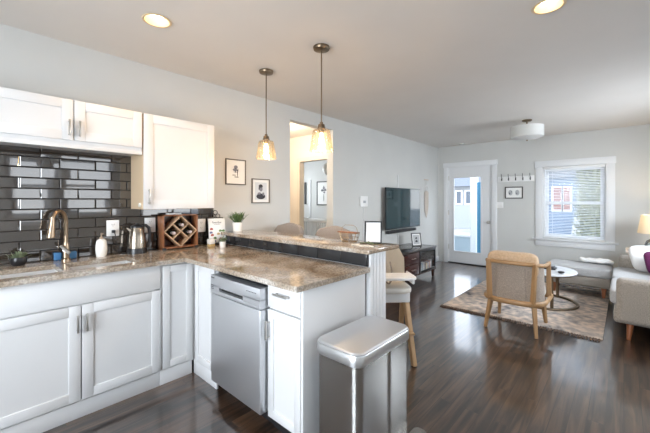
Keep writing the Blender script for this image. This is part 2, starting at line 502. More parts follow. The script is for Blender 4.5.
# hall and bedroom beyond the opening
wall('wall_hall', 'y', 4.2, 4.3, -7.2, X0 - .12, [(-4.46, -3.76, 0, 2.08)], HALLP, 'warm lit hall wall with an inner doorway')
wall('wall_hall_near', 'y', 2.2, 2.3, -5.6, X0 - .12, [], HALLP, 'near side wall of the hall')
wall('wall_hall_end', 'x', -5.6, -5.5, 2.3, 4.2, [], HALLP, 'end wall of the hall')
wall('wall_bedroom_far', 'y', 6.4, 6.5, -7.2, X0 - .12, [], PAINT, 'far wall of the bedroom beyond the hall')
wall('wall_bedroom_side', 'x', -7.2, -7.1, 4.3, 6.4, [], PAINT, 'side wall of the bedroom')
m = MB()
for xa in (-4.46 - .07, -3.76): m.box(xa, xa + .07, 4.18, 4.2, 0, 2.08)
m.box(-4.53, -3.69, 4.18, 4.2, 2.08, 2.15)
struct('trim_1', m, principled('hall casing', (0.66, 0.60, 0.52), 0.5), 'painted casing round the inner bedroom doorway')

# trim
m = MB()
m.box(X0, X0 + .014, 3.57, Y1, 0, 0.11, .004); struct('baseboard_left', m, TRIM, 'white baseboard along the left wall', smooth=True)
m = MB(); m.box(-1.875, X1, Y1 - .014, Y1, 0, 0.11, .004); struct('baseboard_far', m, TRIM, 'white baseboard on the far wall', smooth=True)


def casing(mb, a0, a1, zt, w=0.095, zb=0.0, y=Y1, head=0.11):
    mb.box(a0 - w, a0, y - .02, y, zb, zt, .003); mb.box(a1, a1 + w, y - .02, y, zb, zt, .003)
    mb.box(a0 - w - .012, a1 + w + .012, y - .026, y, zt, zt + head, .004)


m = MB(); casing(m, DOR[0], DOR[1], DOR[3], head=.10); struct('trim_2', m, TRIM, 'white casing round the glazed front door', smooth=True)
m = MB(); casing(m, WIN[0], WIN[1], WIN[3], w=.115, zb=WIN[2], head=.115)
m.box(WIN[0] - .16, WIN[1] + .16, Y1 - .06, Y1, WIN[2] - .03, WIN[2], .005)
m.box(WIN[0] - .115, WIN[1] + .115, Y1 - .02, Y1, WIN[2] - .14, WIN[2] - .03, .004)
struct('trim_3', m, TRIM, 'white casing, sill and apron round the far window', smooth=True)

# front door
d0, d1, dz = DOR[0] + .012, DOR[1] - .012, DOR[3] - .012
ya, yb = Y1 + .015, Y1 + .06
gx0, gx1, gz0, gz1 = -2.755, -2.185, 0.26, 1.86
m = MB()
m.box(d0, gx0, ya, yb, .02, dz, .002); m.box(gx1, d1, ya, yb, .02, dz, .002)
m.box(gx0, gx1, ya, yb, .02, gz0); m.box(gx0, gx1, ya, yb, gz1, dz)
door = struct('door_1', m, TRIM, 'white front door with a full-length glass pane')
m = MB()
for a in ((gx0 - .025, gx0 + .012), (gx1 - .012, gx1 + .025)): m.box(a[0], a[1], ya - .01, ya, gz0 + .0121, gz1 - .0121, .003)
m.box(gx0, gx1, ya - .01, ya, gz0 - .025, gz0 + .012, .003); m.box(gx0, gx1, ya - .01, ya, gz1 - .012, gz1 + .025, .003)
m.build('glazing_bead', TRIM, door)
m = MB(); m.box(gx0, gx1, ya + .018, ya + .026, gz0, gz1); m.build('glass_pane', GLASS, door)
m = MB(); m.cyl((-2.04, ya, .92), (-2.04, ya - .012, .92), .032); m.cyl((-2.04, ya - .012, .92), (-2.04, ya - .04, .92), .012)
m.sq((-2.04, ya - .055, .92), .033, .022, .033, 1, 1, 20, 12); m.build('door_knob', NICKEL, door)
for hz_ in (.3, 1.05, 1.8):
    m = MB(); m.cyl((DOR[0] + .01, Y1 + .004, hz_), (DOR[0] + .01, Y1 + .004, hz_ + .1), .008); m.build('hinge', NICKEL, door)
m = MB(); m.box(DOR[0], DOR[1], Y1 - .03, Y1 + .13, 0, .018, .004); struct('trim_4', m, BLACKP, 'dark threshold under the front door')
m = MB(); m.box(DOR[0], DOR[0] + .012, Y1 + .002, Y1 + .138, .018, DOR[3] - .012); m.box(DOR[1] - .012, DOR[1], Y1 + .002, Y1 + .138, .018, DOR[3] - .012)
m.box(DOR[0], DOR[1], Y1 + .002, Y1 + .138, DOR[3] - .012, DOR[3]); struct('trim_5', m, TRIM, 'white jamb of the front door')


# windows: built in a local frame, u along wall, v depth outward
def window(name, label, xf, u0, u1, z0, z1, blind_label, tilt=-24, cordside=0.8):
    """xf(u,v,z)->world ; v=0 room face, v>0 outward"""
    def bx(mb, ua, ub, va, vb, za, zb, bev=0):
        p = xf(ua, va, za); q = xf(ub, vb, zb)
        mb.box(min(p[0], q[0]), max(p[0], q[0]), min(p[1], q[1]), max(p[1], q[1]), za, zb, bev)
    zm = (z0 + z1) / 2
    m = MB(); f = .03
    bx(m, u0, u0 + f, .03, .12, z0 + f, z1 - f); bx(m, u1 - f, u1, .03, .12, z0 + f, z1 - f); bx(m, u0, u1, .03, .12, z0, z0 + f); bx(m, u0, u1, .03, .12, z1 - f, z1)
    w = struct(name, m, TRIM, label)
    for (za, zb, va) in ((z0 + f, zm + .02, .06), (zm - .02, z1 - f, .09)):
        m = MB(); s_ = .045
        bx(m, u0 + f, u0 + f + s_, va, va + .028, za + s_, zb - s_); bx(m, u1 - f - s_, u1 - f, va, va + .028, za + s_, zb - s_)
        bx(m, u0 + f, u1 - f, va, va + .028, za, za + s_); bx(m, u0 + f, u1 - f, va, va + .028, zb - s_, zb)
        sash = m.build('sash', TRIM, w)
        m = MB(); bx(m, u0 + f + s_, u1 - f - s_, va + .012, va + .016, za + s_, zb - s_); m.build('glass_pane', GLASS, sash)
    if blind_label:
        c = xf((u0 + u1) / 2, 0, z1)
        t_ = thing('window_blind', blind_label, 'blind', (c[0], c[1], z1))
        m = MB(); bx(m, u0 + .01, u1 - .01, .003, .045, z1 - .045, z1 - .002, .003); m.build('headrail', WHITEP, t_)
        m = MB(); bot = z0 + .012; pitch = .0275; k = int((z1 - .06 - bot) / pitch)
        pa = xf(0, 0, 0); pb = xf(0, 1, 0); out = Vector(pb) - Vector(pa)
        pu = Vector(xf(1, 0, 0)) - Vector(pa)
        for i in range(k):
            z = bot + .03 + i * pitch
            cc = Vector(xf(0, .024, z)) ; sl = out * math.cos(R(tilt)) + Vector((0, 0, 1)) * math.sin(R(tilt)); up = Vector((0, 0, 1)) * math.cos(R(tilt)) - out * math.sin(R(tilt))
            vs = []
            for uu in (u0 + .014, u1 - .014):
                for w_, h_ in ((-.0145, 0), (0, .0022), (.0145, 0)):
                    vs.append(m.bm.verts.new(cc + pu * uu + sl * w_ + up * h_))
            for q in (0, 1): m.bm.faces.new((vs[q], vs[q + 1], vs[q + 4], vs[q + 3]))
        m.build('slats', SLAT, t_)
        m = MB(); bx(m, u0 + .014, u1 - .014, .01, .038, bot, bot + .014, .003); m.build('bottom_rail', WHITEP, t_)
        for fr in (.16, .84):
            m = MB(); uu = u0 + (u1 - u0) * fr
            m.cyl(xf(uu, .006, bot), xf(uu, .006, z1 - .04), .0012, n=5); m.cyl(xf(uu, .042, bot), xf(uu, .042, z1 - .04), .0012, n=5)
            m.build('ladder_cord', WHITEP, t_)
    return w


window('window_1', 'white double-hung window in the far wall', lambda u, v, z: (u, Y1 + v, z), *WIN[:2], WIN[2], WIN[3], 'white horizontal blind in the far window')
rwl = ['narrow kitchen-side window in the right wall', 'wider kitchen-side window in the right wall', 'dining window in the right wall', 'wide window above the sofa']
for i, (a, b_, c, d_) in enumerate(RW):
    window('window_%d' % (i + 2), rwl[i], lambda u, v, z: (X1 + v, u, z), a, b_, c, d_,
           ['white blind in the narrow window of the right wall', 'white blind in the wider window of the right wall'][i] if i < 2 else None, tilt=-6)
window('window_6', 'wide unseen window added in the rear wall for light', lambda u, v, z: (u, Y0 - v, z), -2.0, 0.2, 0.7, 2.15, None)  # added behind the camera to bring light into the room

# ------------------------------------------------------------------ kitchen: left run
FX = -2.50    # door face plane of left run
BX = -2.52    # carcass front


def shaker_y(mb, y0, y1, z0, z1, x, th=.02, st=.06, rec=.008, sgn=1):
    """door on plane facing +X, front face at x"""
    mb.box(x - th, x, y0, y0 + st, z0, z1, .0015); mb.box(x - th, x, y1 - st, y1, z0, z1, .0015)
    mb.box(x - th, x, y0 + st, y1 - st, z0, z0 + st, .0015); mb.box(x - th, x, y0 + st, y1 - st, z1 - st, z1, .0015)
    mb.box(x - th, x - rec, y0 + st - .002, y1 - st + .002, z0 + st - .002, z1 - st + .002)


def shaker_x(mb, x0, x1, z0, z1, y, th=.02, st=.055, rec=.008):
    """door facing -Y, front face at y"""
    mb.box(x0, x0 + st, y, y + th, z0, z1, .0015); mb.box(x1 - st, x1, y, y + th, z0, z1, .0015)
    mb.box(x0 + st, x1 - st, y, y + th, z0, z0 + st, .0015); mb.box(x0 + st, x1 - st, y, y + th, z1 - st, z1, .0015)
    mb.box(x0 + st - .002, x1 - st + .002, y + rec, y + th, z0 + st - .002, z1 - st + .002)


def pull_v(parent, x, y, z0, z1, d):
    """vertical bar pull; d = outward unit"""
    d = Vector(d); p = Vector((x, y, 0)) + d * .028; m = MB()
    s_ = .006
    m.box(p.x - s_, p.x + s_, p.y - s_, p.y + s_, z0, z1, .003)
    for z in (z0 + .012, z1 - .012): m.cyl((x, y, z), (p.x, p.y, z), .004, n=8)
    return m.build('handle', NICKEL, parent)


t = thing('sink_base_cabinet', 'white base cabinet with two shaker doors under the sink', 'cabinet', (-2.8, .47, 0))
m = MB(); m.box(X0 + .012, BX, -.60, -.582, .1, CT - .032); m.box(X0 + .012, BX, .942, .955, .1, CT - .032); m.box(X0 + .012, BX, -.582, .942, .1, .118)
m.box(X0 + .012, X0 + .02, -.582, .942, .118, .86)
m.box(BX - .018, BX, -.6, .955, CT - .075, CT - .032); m.box(BX - .018, BX, -.6, .955, .69, .74); m.box(BX - .018, BX, -.6, .03, .1, CT - .032); m.box(BX - .018, BX, .925, .955, .1, CT - .032)
m.build('carcass', CAB, t, smooth=False)
m = MB(); m.box(BX, FX, .012, .955, .718, CT - .036, .0015); m.build('false_front', CAB, t)
for y0_, y1_, hy in ((.012, .482, .463), (.488, .958, .510)):
    m = MB(); shaker_y(m, y0_, y1_, .115, .708, FX); dr = m.build('door', CAB, t); pull_v(dr, FX, hy, .545, .655, (1, 0, 0))
m = MB(); shaker_y(m, -.59, .006, .115, .708, FX); dr = m.build('door', CAB, t)
m = MB(); m.box(BX - .02, BX + .004, -.6, .955, 0, .105, .002); m.build('toe_board', CAB, t)

t = thing('corner_base_cabinet', 'white corner base cabinet with one plain shaker door and no handle', 'cabinet', (-2.8, 1.08, 0))
m = MB(); m.box(X0 + .012, BX, .957, 1.74, .1, CT - .032); m.build('carcass', CAB, t, smooth=False)
m = MB(); shaker_y(m, .976, 1.199, .118, CT - .05, FX, st=.05); m.build('door', CAB, t)
m = MB(); m.box(BX - .02, BX + .004, .957, 1.2, 0, .105, .002); m.build('toe_board', CAB, t)

# peninsula cabinets face -Y at y = 1.2
PY = 1.20
t = thing('blind_corner_cabinet', 'narrow white cabinet panel between the corner and the dishwasher', 'cabinet', (-2.33, 1.4, 0))
m = MB(); m.box(BX + .001, -2.165, PY + .022, 1.74, .1, CT - .032); m.build('carcass', CAB, t, smooth=False)
m = MB(); shaker_x(m, FX + .03, -2.175, .118, CT - .05, PY); m.build('door', CAB, t)
m = MB(); m.box(BX + .006, -2.165, PY + .014, PY + .03, 0, .105, .002); m.build('toe_board', CAB, t)

# dishwasher
t = thing('dishwasher', 'stainless steel dishwasher built into the peninsula', 'dishwasher', (-1.86, 1.4, 0))
m = MB(); m.box(-2.155, -1.575, PY + .03, 1.70, .1, .86); m.build('tub', BLACKP, t, smooth=False)
m = MB(); m.box(-2.135, -1.565, PY - .045, PY + .018, .105, .716, .006, 3); m.build('door', STEEL2, t)
m = MB(); z0_, z1_ = .720, .845
m.box(-2.135, -1.565, PY - .048, PY + .02, z0_, z0_ + .026, .004)
m.box(-2.135, -1.565, PY - .048, PY + .02, z1_ - .078, z1_, .004)
m.box(-2.135, -2.02, PY - .048, PY + .02, z0_ + .02, z1_ - .07); m.box(-1.74, -1.565, PY - .048, PY + .02, z0_ + .02, z1_ - .07)
m.box(-2.02, -1.74, PY - .01, PY + .02, z0_ + .02, z1_ - .07)
pn = m.build('control_panel', STEEL2, t)
m = MB(); m.box(-2.018, -1.742, PY - .03, PY - .011, z0_ + .027, z1_ - .079); m.build('pocket_shade', DARK, pn)  # dark block put in as the shade of the grip recess
PP = principled('panel print', (.12, .12, .13), .5)
marks = [(-2.125, -2.09, z0_ + .03 + i * .012, z0_ + .034 + i * .012) for i in range(3)] + [(-2.125, -2.085, z1_ - .02, z1_ - .013)] + [(-1.70 + i * .015, -1.692 + i * .015, z0_ + .09, z0_ + .094) for i in range(7)]
for a, b_, c, d_ in marks:
    m = MB(); m.box(a, b_, PY - .050, PY - .0478, c, d_); m.build('button_mark', PP, pn)
m = MB(); m.box(-2.16, -1.56, PY + .06, PY + .08, 0, .1); m.build('kick_plate', BLACKP, t)
m = MB(); m.box(-2.155, -1.565, PY - .005, PY + .025, .875, CT - .031, .002); m.build('mounting_strip', STEEL2, t)

# drawer cabinet with end panel
t = thing('drawer_base_cabinet', 'white end cabinet with one drawer over one door at the peninsula end', 'cabinet', (-1.4, 1.45, 0))
m = MB(); m.box(-1.56, -1.272, PY + .022, 1.74, .1, CT - .032); m.build('carcass', CAB, t, smooth=False)
m = MB(); m.box(-1.272, -1.254, PY + .002, 1.765, 0, CT - .031, .001); m.build('end_panel', CAB, t)
m = MB(); m.box(-1.552, -1.275, PY, PY + .02, .735, CT - .045, .002); dw_ = m.build('drawer', CAB, t)
m = MB(); m.box(-1.475, -1.355, PY - .034, PY - .022, .822, .834, .003)
for x in (-1.465, -1.365): m.cyl((x, PY, .828), (x, PY - .028, .828), .004, n=8)
m.build('handle', NICKEL, dw_)
m = MB(); shaker_x(m, -1.552, -1.275, .09, .722, PY, st=.05); dr = m.build('door', CAB, t); pull_v(dr, -1.535, PY, .55, .66, (0, -1, 0))
m = MB(); m.box(-1.56, -1.272, PY + .05, PY + .07, 0, .1); m.build('toe_board', BLACKP, t)

# ------------------------------------------------------------------ counter (L shape with two sink cut-outs)
SINKS = [(-2.86, -2.548, -.02, .405), (-2.86, -2.548, .455, .84)]
m = MB()
cx0, cx1 = X0 + .014, -2.455
z0_, z1_ = CT - .03, CT
def slabq(xa, xb, ya_, yb_): m.box(xa, xb, ya_, yb_, z0_, z1_)
slabq(cx0, -2.86, -.6, 1.12); slabq(-2.548, cx1, -.6, 1.12)
slabq(-2.86, -2.548, -.6, -.02); slabq(-2.86, -2.548, .405, .455); slabq(-2.86, -2.548, .84, 1.12)
slabq(cx0, -1.215, 1.12, 1.765)
bmesh.ops.remove_doubles(m.bm, verts=m.bm.verts, dist=1e-5)
counter = m.build('granite_countertop', GRAN, smooth=False)
tag(counter, 'L-shaped polished tan granite countertop on the lower kitchen cabinets', 'countertop')

t = thing('kitchen_sink', 'stainless double-bowl undermount sink', 'sink', (-2.73, .41, .7))
for (xa, xb, ya_, yb_) in SINKS:
    m = MB(); z0_ = .72; th = .006; e_ = .004
    xa -= e_; xb += e_; ya_ -= e_; yb_ += e_
    m.box(xa, xb, ya_, yb_, z0_, z0_ + th); m.box(xa, xa + th, ya_, yb_, z0_, CT - .031); m.box(xb - th, xb, ya_, yb_, z0_, CT - .031)
    m.box(xa, xb, ya_, ya_ + th, z0_, CT - .031); m.box(xa, xb, yb_ - th, yb_, z0_, CT - .031)
    bw = m.build('bowl', principled('sink steel', (.88, .88, .87), .4, .55) if 'sink steel' not in MATS else MATS['sink steel'], t)
    m = MB(); m.lathe([(.04, 0), (.045, .003), (.02, .004), (.0, .002)], ((xa + xb) / 2, (ya_ + yb_) / 2, z0_ + th)); m.build('drain', NICKEL, bw)

# faucet
t = thing('kitchen_faucet', 'bronze pull-down gooseneck faucet behind the sink', 'faucet', (-3.0, .49, CT))
m = MB(); m.lathe([(.028, 0), (.028, .012), (.021, .02), (.020, .11), (.016, .13)], (-3.0, .49, CT)); m.build('base', BRONZE, t)
pts = [(-3.0, .49, CT + .11), (-3.0, .49, CT + .22)]
for i in range(1, 13):
    a = PI * i / 12 * .86
    pts.append((-3.0 + .04 * (1 - math.cos(a)), .49 - .045 * (1 - math.cos(a)), CT + .275 + .085 * math.sin(a)))
m = MB(); m.tube(pts, .0135, 14); m.build('gooseneck', BRONZE, t)
e0 = Vector(pts[-1]); dd = (e0 - Vector(pts[-2])).normalized(); 
m = MB(); e1 = e0 + Vector((.006, -.012, -.13)); m.cyl(e0 + Vector((0, 0, .008)), e0.lerp(e1, .4), .015, .018); m.cyl(e0.lerp(e1, .4), e1, .018, .025); m.cyl(e1, e1 + Vector((0, 0, -.006)), .021, .02); m.build('spray_head', BRONZE, t)
m = MB(); m.cyl((-2.99, .485, CT + .075), (-2.965, .475, CT + .08), .012, .012); m.bar((-2.975, .455, CT + .112), (-2.93, .50, CT + .058), .012, .016, .014, .02); m.build('lever', NICKEL, t)

# sponges
for dy, lab in ((-.045, 'blue scrub sponge left of the faucet base'), (.045, 'blue scrub sponge right of the faucet base')):
    m = MB(); m.box(-3.075, -3.045, .495 + dy - .022, .495 + dy + .022, CT, CT + .055, .006, 3); tag(m.build('sponge', BLUEP), lab, 'sponge')

# ------------------------------------------------------------------ backsplash tiles
m = MB(); bt = []
tl, thh = .2205, .0745
yend = 1.70
mt = []
row = 0; z = CT + .002
while z < 1.76:
    zt = min(z + thh - .003, 1.765)
    off = .358 - 3 * tl if row % 2 == 0 else .358 - 3 * tl - tl / 2
    y = off
    while y < yend:
        ya_ = max(y + .0015, -.6); yb_ = min(y + tl - .0015, yend)
        if yb_ - ya_ > .012:
            b2 = bmesh.new(); bmesh.ops.create_cube(b2, size=1)
            for v in b2.verts: v.co = Vector((v.co.x * .009, v.co.y * (yb_ - ya_), v.co.z * (zt - z)))
            bmesh.ops.bevel(b2, geom=[e_ for e_ in b2.edges if all(v.co.x > 0 for v in e_.verts)], offset=.0045, segments=2, affect='EDGES', profile=.5)
            M_ = Matrix.Translation((X0 + .0085, (ya_ + yb_) / 2, (z + zt) / 2)) @ Matrix.Rotation(R(random.gauss(0, .35)), 4, 'Z') @ Matrix.Rotation(R(random.gauss(0, .35)), 4, 'Y')
            bmesh.ops.transform(b2, matrix=M_, verts=b2.verts)
            m._merge(b2)
        y += tl
    row += 1; z += thh
sp = MB(); sp.box(X0, X0 + .006, -.6, yend, CT, 1.765)
spl = struct('wall_backsplash', sp, GROUT, 'dark glass subway tile backsplash behind the sink')
m.build('glass_tiles', TILE, spl, ang=20)

# ------------------------------------------------------------------ upper cabinets
UX = -2.79
t = thing('wall_cabinet', 'short white double-door wall cabinet above the sink', 'cabinet', (-2.95, .5, 1.72))
m = MB(); m.box(X0 + .002, UX - .02, -.4, .935, 1.772, 2.05); m.box(X0 + .002, UX - .022, -.4, .935, 1.735, 1.772); m.build('carcass', CAB, t, smooth=False)
for y0_, y1_, hy in ((.045, .496, .471), (.502, .930, .529)):
    m = MB(); shaker_y(m, y0_, y1_, 1.775, 2.05, UX, st=.062); dr = m.build('door', CAB, t); pull_v(dr, UX, hy, 1.80, 1.91, (1, 0, 0))
m = MB(); shaker_y(m, -.395, .039, 1.775, 2.05, UX, st=.062); m.build('door', CAB, t)
m = MB(); m.box(UX - .05, UX - .012, -.4, .935, 1.72, 1.748, .002); m.build('light_rail', CAB, t)

t = thing('tall_wall_cabinet', 'tall white single-door wall cabinet above the kettle and wine rack', 'cabinet', (-2.95, 1.25, 1.29))
m = MB(); m.box(X0 + .014, UX - .02, .942, 1.545, 1.29, 2.05); m.build('carcass', CABW, t, smooth=False)
m = MB(); shaker_y(m, .944, 1.543, 1.292, 2.05, UX, st=.068); dr = m.build('door', CAB, t); pull_v(dr, UX, .975, 1.33, 1.45, (1, 0, 0))
m = MB(); m.cyl((-2.86, .942, 1.325), (-2.86, .93, 1.325), .016); m.build('round_puck', WHITEP, t)

# ------------------------------------------------------------------ bar partition and top
m = MB(); m.box(X0, -1.24, 1.79, 1.99, 0, BT - .032)
bw = struct('wall_bar', m, TRIM, 'white low partition carrying the raised bar top')
m = MB()
for x in (-1.238,):
    for k in range(5): m.box(x - .004, x + .004, 1.795 + k * .039, 1.795 + k * .039 + .035, .0, BT - .034, .002)
m.build('beadboard', TRIM, bw)
m = MB(); x = -1.245
while x > X0 + .1:
    m.box(x - .222, x - .003, 1.77, 1.79, CT + .002, BT - .034, .003); x -= .222
m.box(X0, -1.242, 1.779, 1.79, CT, BT - .032); m.build('riser_tiles', TILEB, bw)
m = MB(); m.box(-2.955, -1.18, 1.70, 2.08, BT - .03, BT, .006, 2)
tag(m.build('granite_bar_top', GRAN), 'raised polished granite bar top on the white partition', 'countertop')

# ------------------------------------------------------------------ small kitchen things
def potted(name, label, c, prof, potmat, leafmat, nl, ln, w, spread, soil_r, soil_z, seed=1, cat='plant'):
    rnd = random.Random(seed)
    t_ = thing(name, label, cat, c)
    m_ = MB(); m_.lathe(prof, c, 28); m_.build('pot', potmat, t_)
    m_ = MB(); m_.lathe([(soil_r, soil_z), (0, soil_z + .002)], c, 20); m_.build('soil', principled('soil', (.03, .02, .015), .9) if 'soil' not in MATS else MATS['soil'], t_)
    m_ = MB()
    for i in range(nl):
        a = rnd.uniform(0, 2 * PI); e_ = rnd.uniform(.1, 1) * spread
        r_ = rnd.uniform(0, soil_r * .7)
        d_ = Vector((math.cos(a) * math.sin(e_), math.sin(a) * math.sin(e_), math.cos(e_)))
        p = Vector(c) + Vector((r_ * math.cos(a), r_ * math.sin(a), soil_z))
        L = ln * rnd.uniform(.6, 1.1)
        m_.leaf(p, d_, L, w * rnd.uniform(.7, 1.1))
        if rnd.random() < .7: m_.leaf(p + d_ * L * .5, (d_ + Vector((rnd.uniform(-.6, .6), rnd.uniform(-.6, .6), .1))), L * .5, w * .8)
    m_.build('foliage', leafmat, t_)
    return t_


potted('succulent_plant', 'small succulent in a round black pot left of the faucet', (-3.0, .237, CT), [(.03, 0), (.042, .015), (.045, .04), (.04, .055), (.036, .055), (.038, .045)], BLACKP, LEAFG, 40, .055, .014, 1.2, .038, .045, 3)

t = thing('soap_dispenser', 'cream ribbed ceramic soap bottle with bronze pump', 'soap dispenser', (-3.0, .708, CT))
prof = []
for i in range(25):
    k = i / 24; r_ = .030 + .009 * math.sin(PI * k * .9 + .2) + (.0009 if i % 2 else 0); prof.append((r_, k * .125))
prof += [(.022, .134), (.014, .138)]
m = MB(); m.lathe(prof, (-3.0, .708, CT)); m.build('bottle', CERAM, t)
m = MB(); m.lathe([(.013, .136), (.013, .152), (.005, .154), (.005, .178)], (-3.0, .708, CT), 16); m.box(-3.006, -2.965, .702, .714, CT + .172, CT + .184, .003); m.build('pump', BRONZE, t)

# kettle
kc = (-2.985, .955, CT)
t = thing('electric_kettle', 'stainless electric kettle with black handle on the counter', 'kettle', kc)
m = MB(); m.lathe([(.070, .022), (.070, .04), (.064, .12), (.050, .20), (.044, .215)], kc, 40, capb=False); m.build('body', principled('kettle steel', (.36, .31, .25), .24, 1.0), t)
m = MB(); m.lathe([(.074, 0), (.074, .02), (.071, .034), (.071, .045), (.0705, .045), (.0705, .02)], kc, 40); m.build('base', BLACKP, t)
m = MB(); m.lathe([(.046, .212), (.046, .224), (.03, .236), (.012, .239), (.012, .246), (.0, .248)], kc, 32); m.build('lid', BLACKP, t)
m = MB()
hp = [(0, .045, .222), (0, .075, .228), (0, .1, .205), (0, .108, .15), (0, .104, .09), (0, .086, .05)]
m.tube([(kc[0] + a, kc[1] + b_ - .008, kc[2] + c) for a, b_, c in hp], .010, 10, rz=.013); m.build('handle', BLACKP, t)
m = MB(); m.bar((kc[0], kc[1] - .05, kc[2] + .185), (kc[0], kc[1] - .078, kc[2] + .212), .035, .02, .02, .008); m.build('spout', MATS['kettle steel'], t)


def outlet(name, label, y, z, w=.09, h=.13, grp='wall outlets on the tile backsplash', two=True):
    t_ = thing(name, label, 'outlet', (X0 + .013, y, z), 0, grp)
    m_ = MB(); m_.box(X0 + .013, X0 + .019, y - w / 2, y + w / 2, z - h / 2, z + h / 2, .003, 2); m_.build('cover_plate', WHITEP, t_)
    for dz_ in (-.026, .026):
        m_ = MB(); m_.box(X0 + .019, X0 + .0205, y - .017, y + .017, z + dz_ - .015, z + dz_ + .015, .001); s_ = m_.build('socket', WHITEP, t_)
        m_ = MB()
        for dy in (-.007, .007): m_.box(X0 + .0204, X0 + .0209, y + dy - .0015, y + dy + .0015, z + dz_ - .002, z + dz_ + .009)
        m_.cyl((X0 + .0204, y, z + dz_ - .008), (X0 + .0209, y, z + dz_ - .008), .0025, n=8); m_.build('slots', BLACKP, s_)


outlet('wall_outlet', 'white wall outlet with a black plug between soap bottle and kettle', .808, 1.135)
outlet('wall_outlet', 'white wall outlet behind and right of the kettle', 1.092, 1.145)
outlet('wall_outlet', 'white wall outlet partly behind the right side of the wine rack', 1.565, 1.115)
t = thing('power_cord', 'black plug and cord running from the outlet to the kettle', 'cord', (X0 + .03, .808, 1.109))
m = MB(); m.box(X0 + .0215, X0 + .045, .796, .820, 1.097, 1.121, .004, 2); m.build('plug', BLACKP, t)
m = MB(); m.tube([(X0 + .045, .808, 1.108), (X0 + .062, .812, 1.09), (X0 + .06, .82, 1.03), (X0 + .055, .825, .97), (X0 + .065, .84, CT + .012), (X0 + .09, .86, CT + .005), (X0 + .1, .875, CT + .005)], .0035, 8); m.build('cable', BLACKP, t)

# wine rack
wx0, wx1, wy0, wy1, wz0, wz1 = -3.07, -2.95, 1.15, 1.465, CT, 1.235
t = thing('wine_rack', 'wooden countertop wine rack with a diamond lattice', 'wine rack', (-3.01, 1.31, CT))
m = MB(); th = .012
m.box(wx0, wx1, wy0, wy0 + th, wz0, wz1, .001); m.box(wx0, wx1, wy1 - th, wy1, wz0, wz1, .001)
m.box(wx0, wx1, wy0, wy1, wz0 + .012, wz0 + .024, .001); m.box(wx0, wx1, wy0, wy1, wz1 - th, wz1, .001)
m.build('case', WALNUT, t)
m = MB(); m.box(wx0 - .004, wx0, wy0, wy1, wz0, wz1); m.build('back_panel', DKWOOD, t)
ccy, ccz = (wy0 + wy1) / 2, (wz0 + wz1) / 2 + .005; hw = (wy1 - wy0) / 2 - .012; hh = (wz1 - wz0) / 2 - .018
m = MB()
def lat(y_a, z_a, y_b, z_b):
    v = Vector((0, y_b - y_a, z_b - z_a)); nrm = Vector((0, -v.z, v.y)).normalized() * .0045
    A, B = Vector((wx0 + .004, y_a, z_a)), Vector((wx0 + .004, y_b, z_b))
    m.poly([A - nrm, B - nrm, B + nrm, A + nrm], (wx1 - wx0 - .006, 0, 0))
lat(ccy - hw, ccz, ccy, ccz + hh); lat(ccy, ccz + hh, ccy + hw, ccz); lat(ccy + hw, ccz, ccy, ccz - hh); lat(ccy, ccz - hh, ccy - hw, ccz)
lat(ccy - hw / 2, ccz + hh / 2, ccy + hw / 2, ccz - hh / 2); lat(ccy - hw / 2, ccz - hh / 2, ccy + hw / 2, ccz + hh / 2)
m.build('lattice', LATT, t)
for y in (wy0 + .012, wy1 - .012):
    m = MB(); m.box(wx1 - .01, wx1 + .004, y - .014, y + .014, CT, CT + .02, .002); m.build('corner_bracket', BLACKM, t)
for i, (py, pz, lab) in enumerate(((ccy, ccz + hh / 2 - .012, 'dark wine bottle in the top cell of the rack'), (ccy + hw / 2, ccz - .012, 'dark wine bottle in the right cell of the rack'), (ccy - hw / 2, ccz - .012, 'dark wine bottle in the left cell of the rack'))):
    t = thing('wine_bottle', lab, 'bottle', (-3.0, py, pz), 0, 'wine bottles in the rack')
    m = MB(); ax = lambda prof, mm: None
    b2 = MB(); b2.lathe([(.0, 0), (.034, .004), (.036, .06), (.030, .075), (.013, .092), (.012, .118)], (0, 0, 0), 20)
    M_ = Matrix.Translation((wx0 + .006, py, pz)) @ Matrix.Rotation(R(90), 4, 'Y'); bmesh.ops.transform(b2.bm, matrix=M_, verts=b2.bm.verts)
    b2.build('glass_body', principled('bottle glass', (.01, .012, .01), .08) if 'bottle glass' not in MATS else MATS['bottle glass'], t)
    b2 = MB(); b2.lathe([(.0132, .098), (.0138, .14), (.0, .141)], (0, 0, 0), 16); bmesh.ops.transform(b2.bm, matrix=M_, verts=b2.bm.verts)
    b2.build('foil_cap', principled('foil', (.55, .45, .42), .35, .6) if 'foil' not in MATS else MATS['foil'], t)
m = MB(); m.box(-3.03, -2.97, 1.20, 1.32, wz1, wz1 + .014, .003); tag(m.build('card_box', PAPER), 'small flat white box lying on top of the wine rack', 'box')

# cookbook on stand
t = thing('cookbook_stand', 'black scrolled iron cookbook stand in the counter corner', 'stand', (-2.985, 1.685, CT), R(-14))
Ml = Matrix.Rotation(R(-12), 4, 'Y')
m = MB()
def L(p): return (Ml @ Vector(p))
for y in (-.07, .07): m.tube([L((-.012, y, 0.012)), L((-.012, y, .27))], .004, 8)
m.tube([L((-.012, -.07, .27)), L((-.012, .07, .27))], .004, 8)
for cy_, cz_ in ((-.024, .288), (.024, .288), (0, .325)):
    m.tube([L((-.012, cy_ + .02 * math.cos(a * PI / 8), cz_ + .02 * math.sin(a * PI / 8))) for a in range(16)], .0035, 6, closed=True)
m.tube([(0.0, -.07, .004), (.05, -.07, .004), (.05, -.07, .02)], .004, 8); m.tube([(0.0, .07, .004), (.05, .07, .004), (.05, .07, .02)], .004, 8)
m.tube([(-.09, 0, .004), L((-.014, 0, .2))], .004, 8); m.tube([(0, -.07, .004), (0, .07, .004)], .004, 8)
m.tube([(0, 0, .004), (-.09, 0, .004)], .004, 8)
m.build('iron_frame', BLACKM, t, local=True)
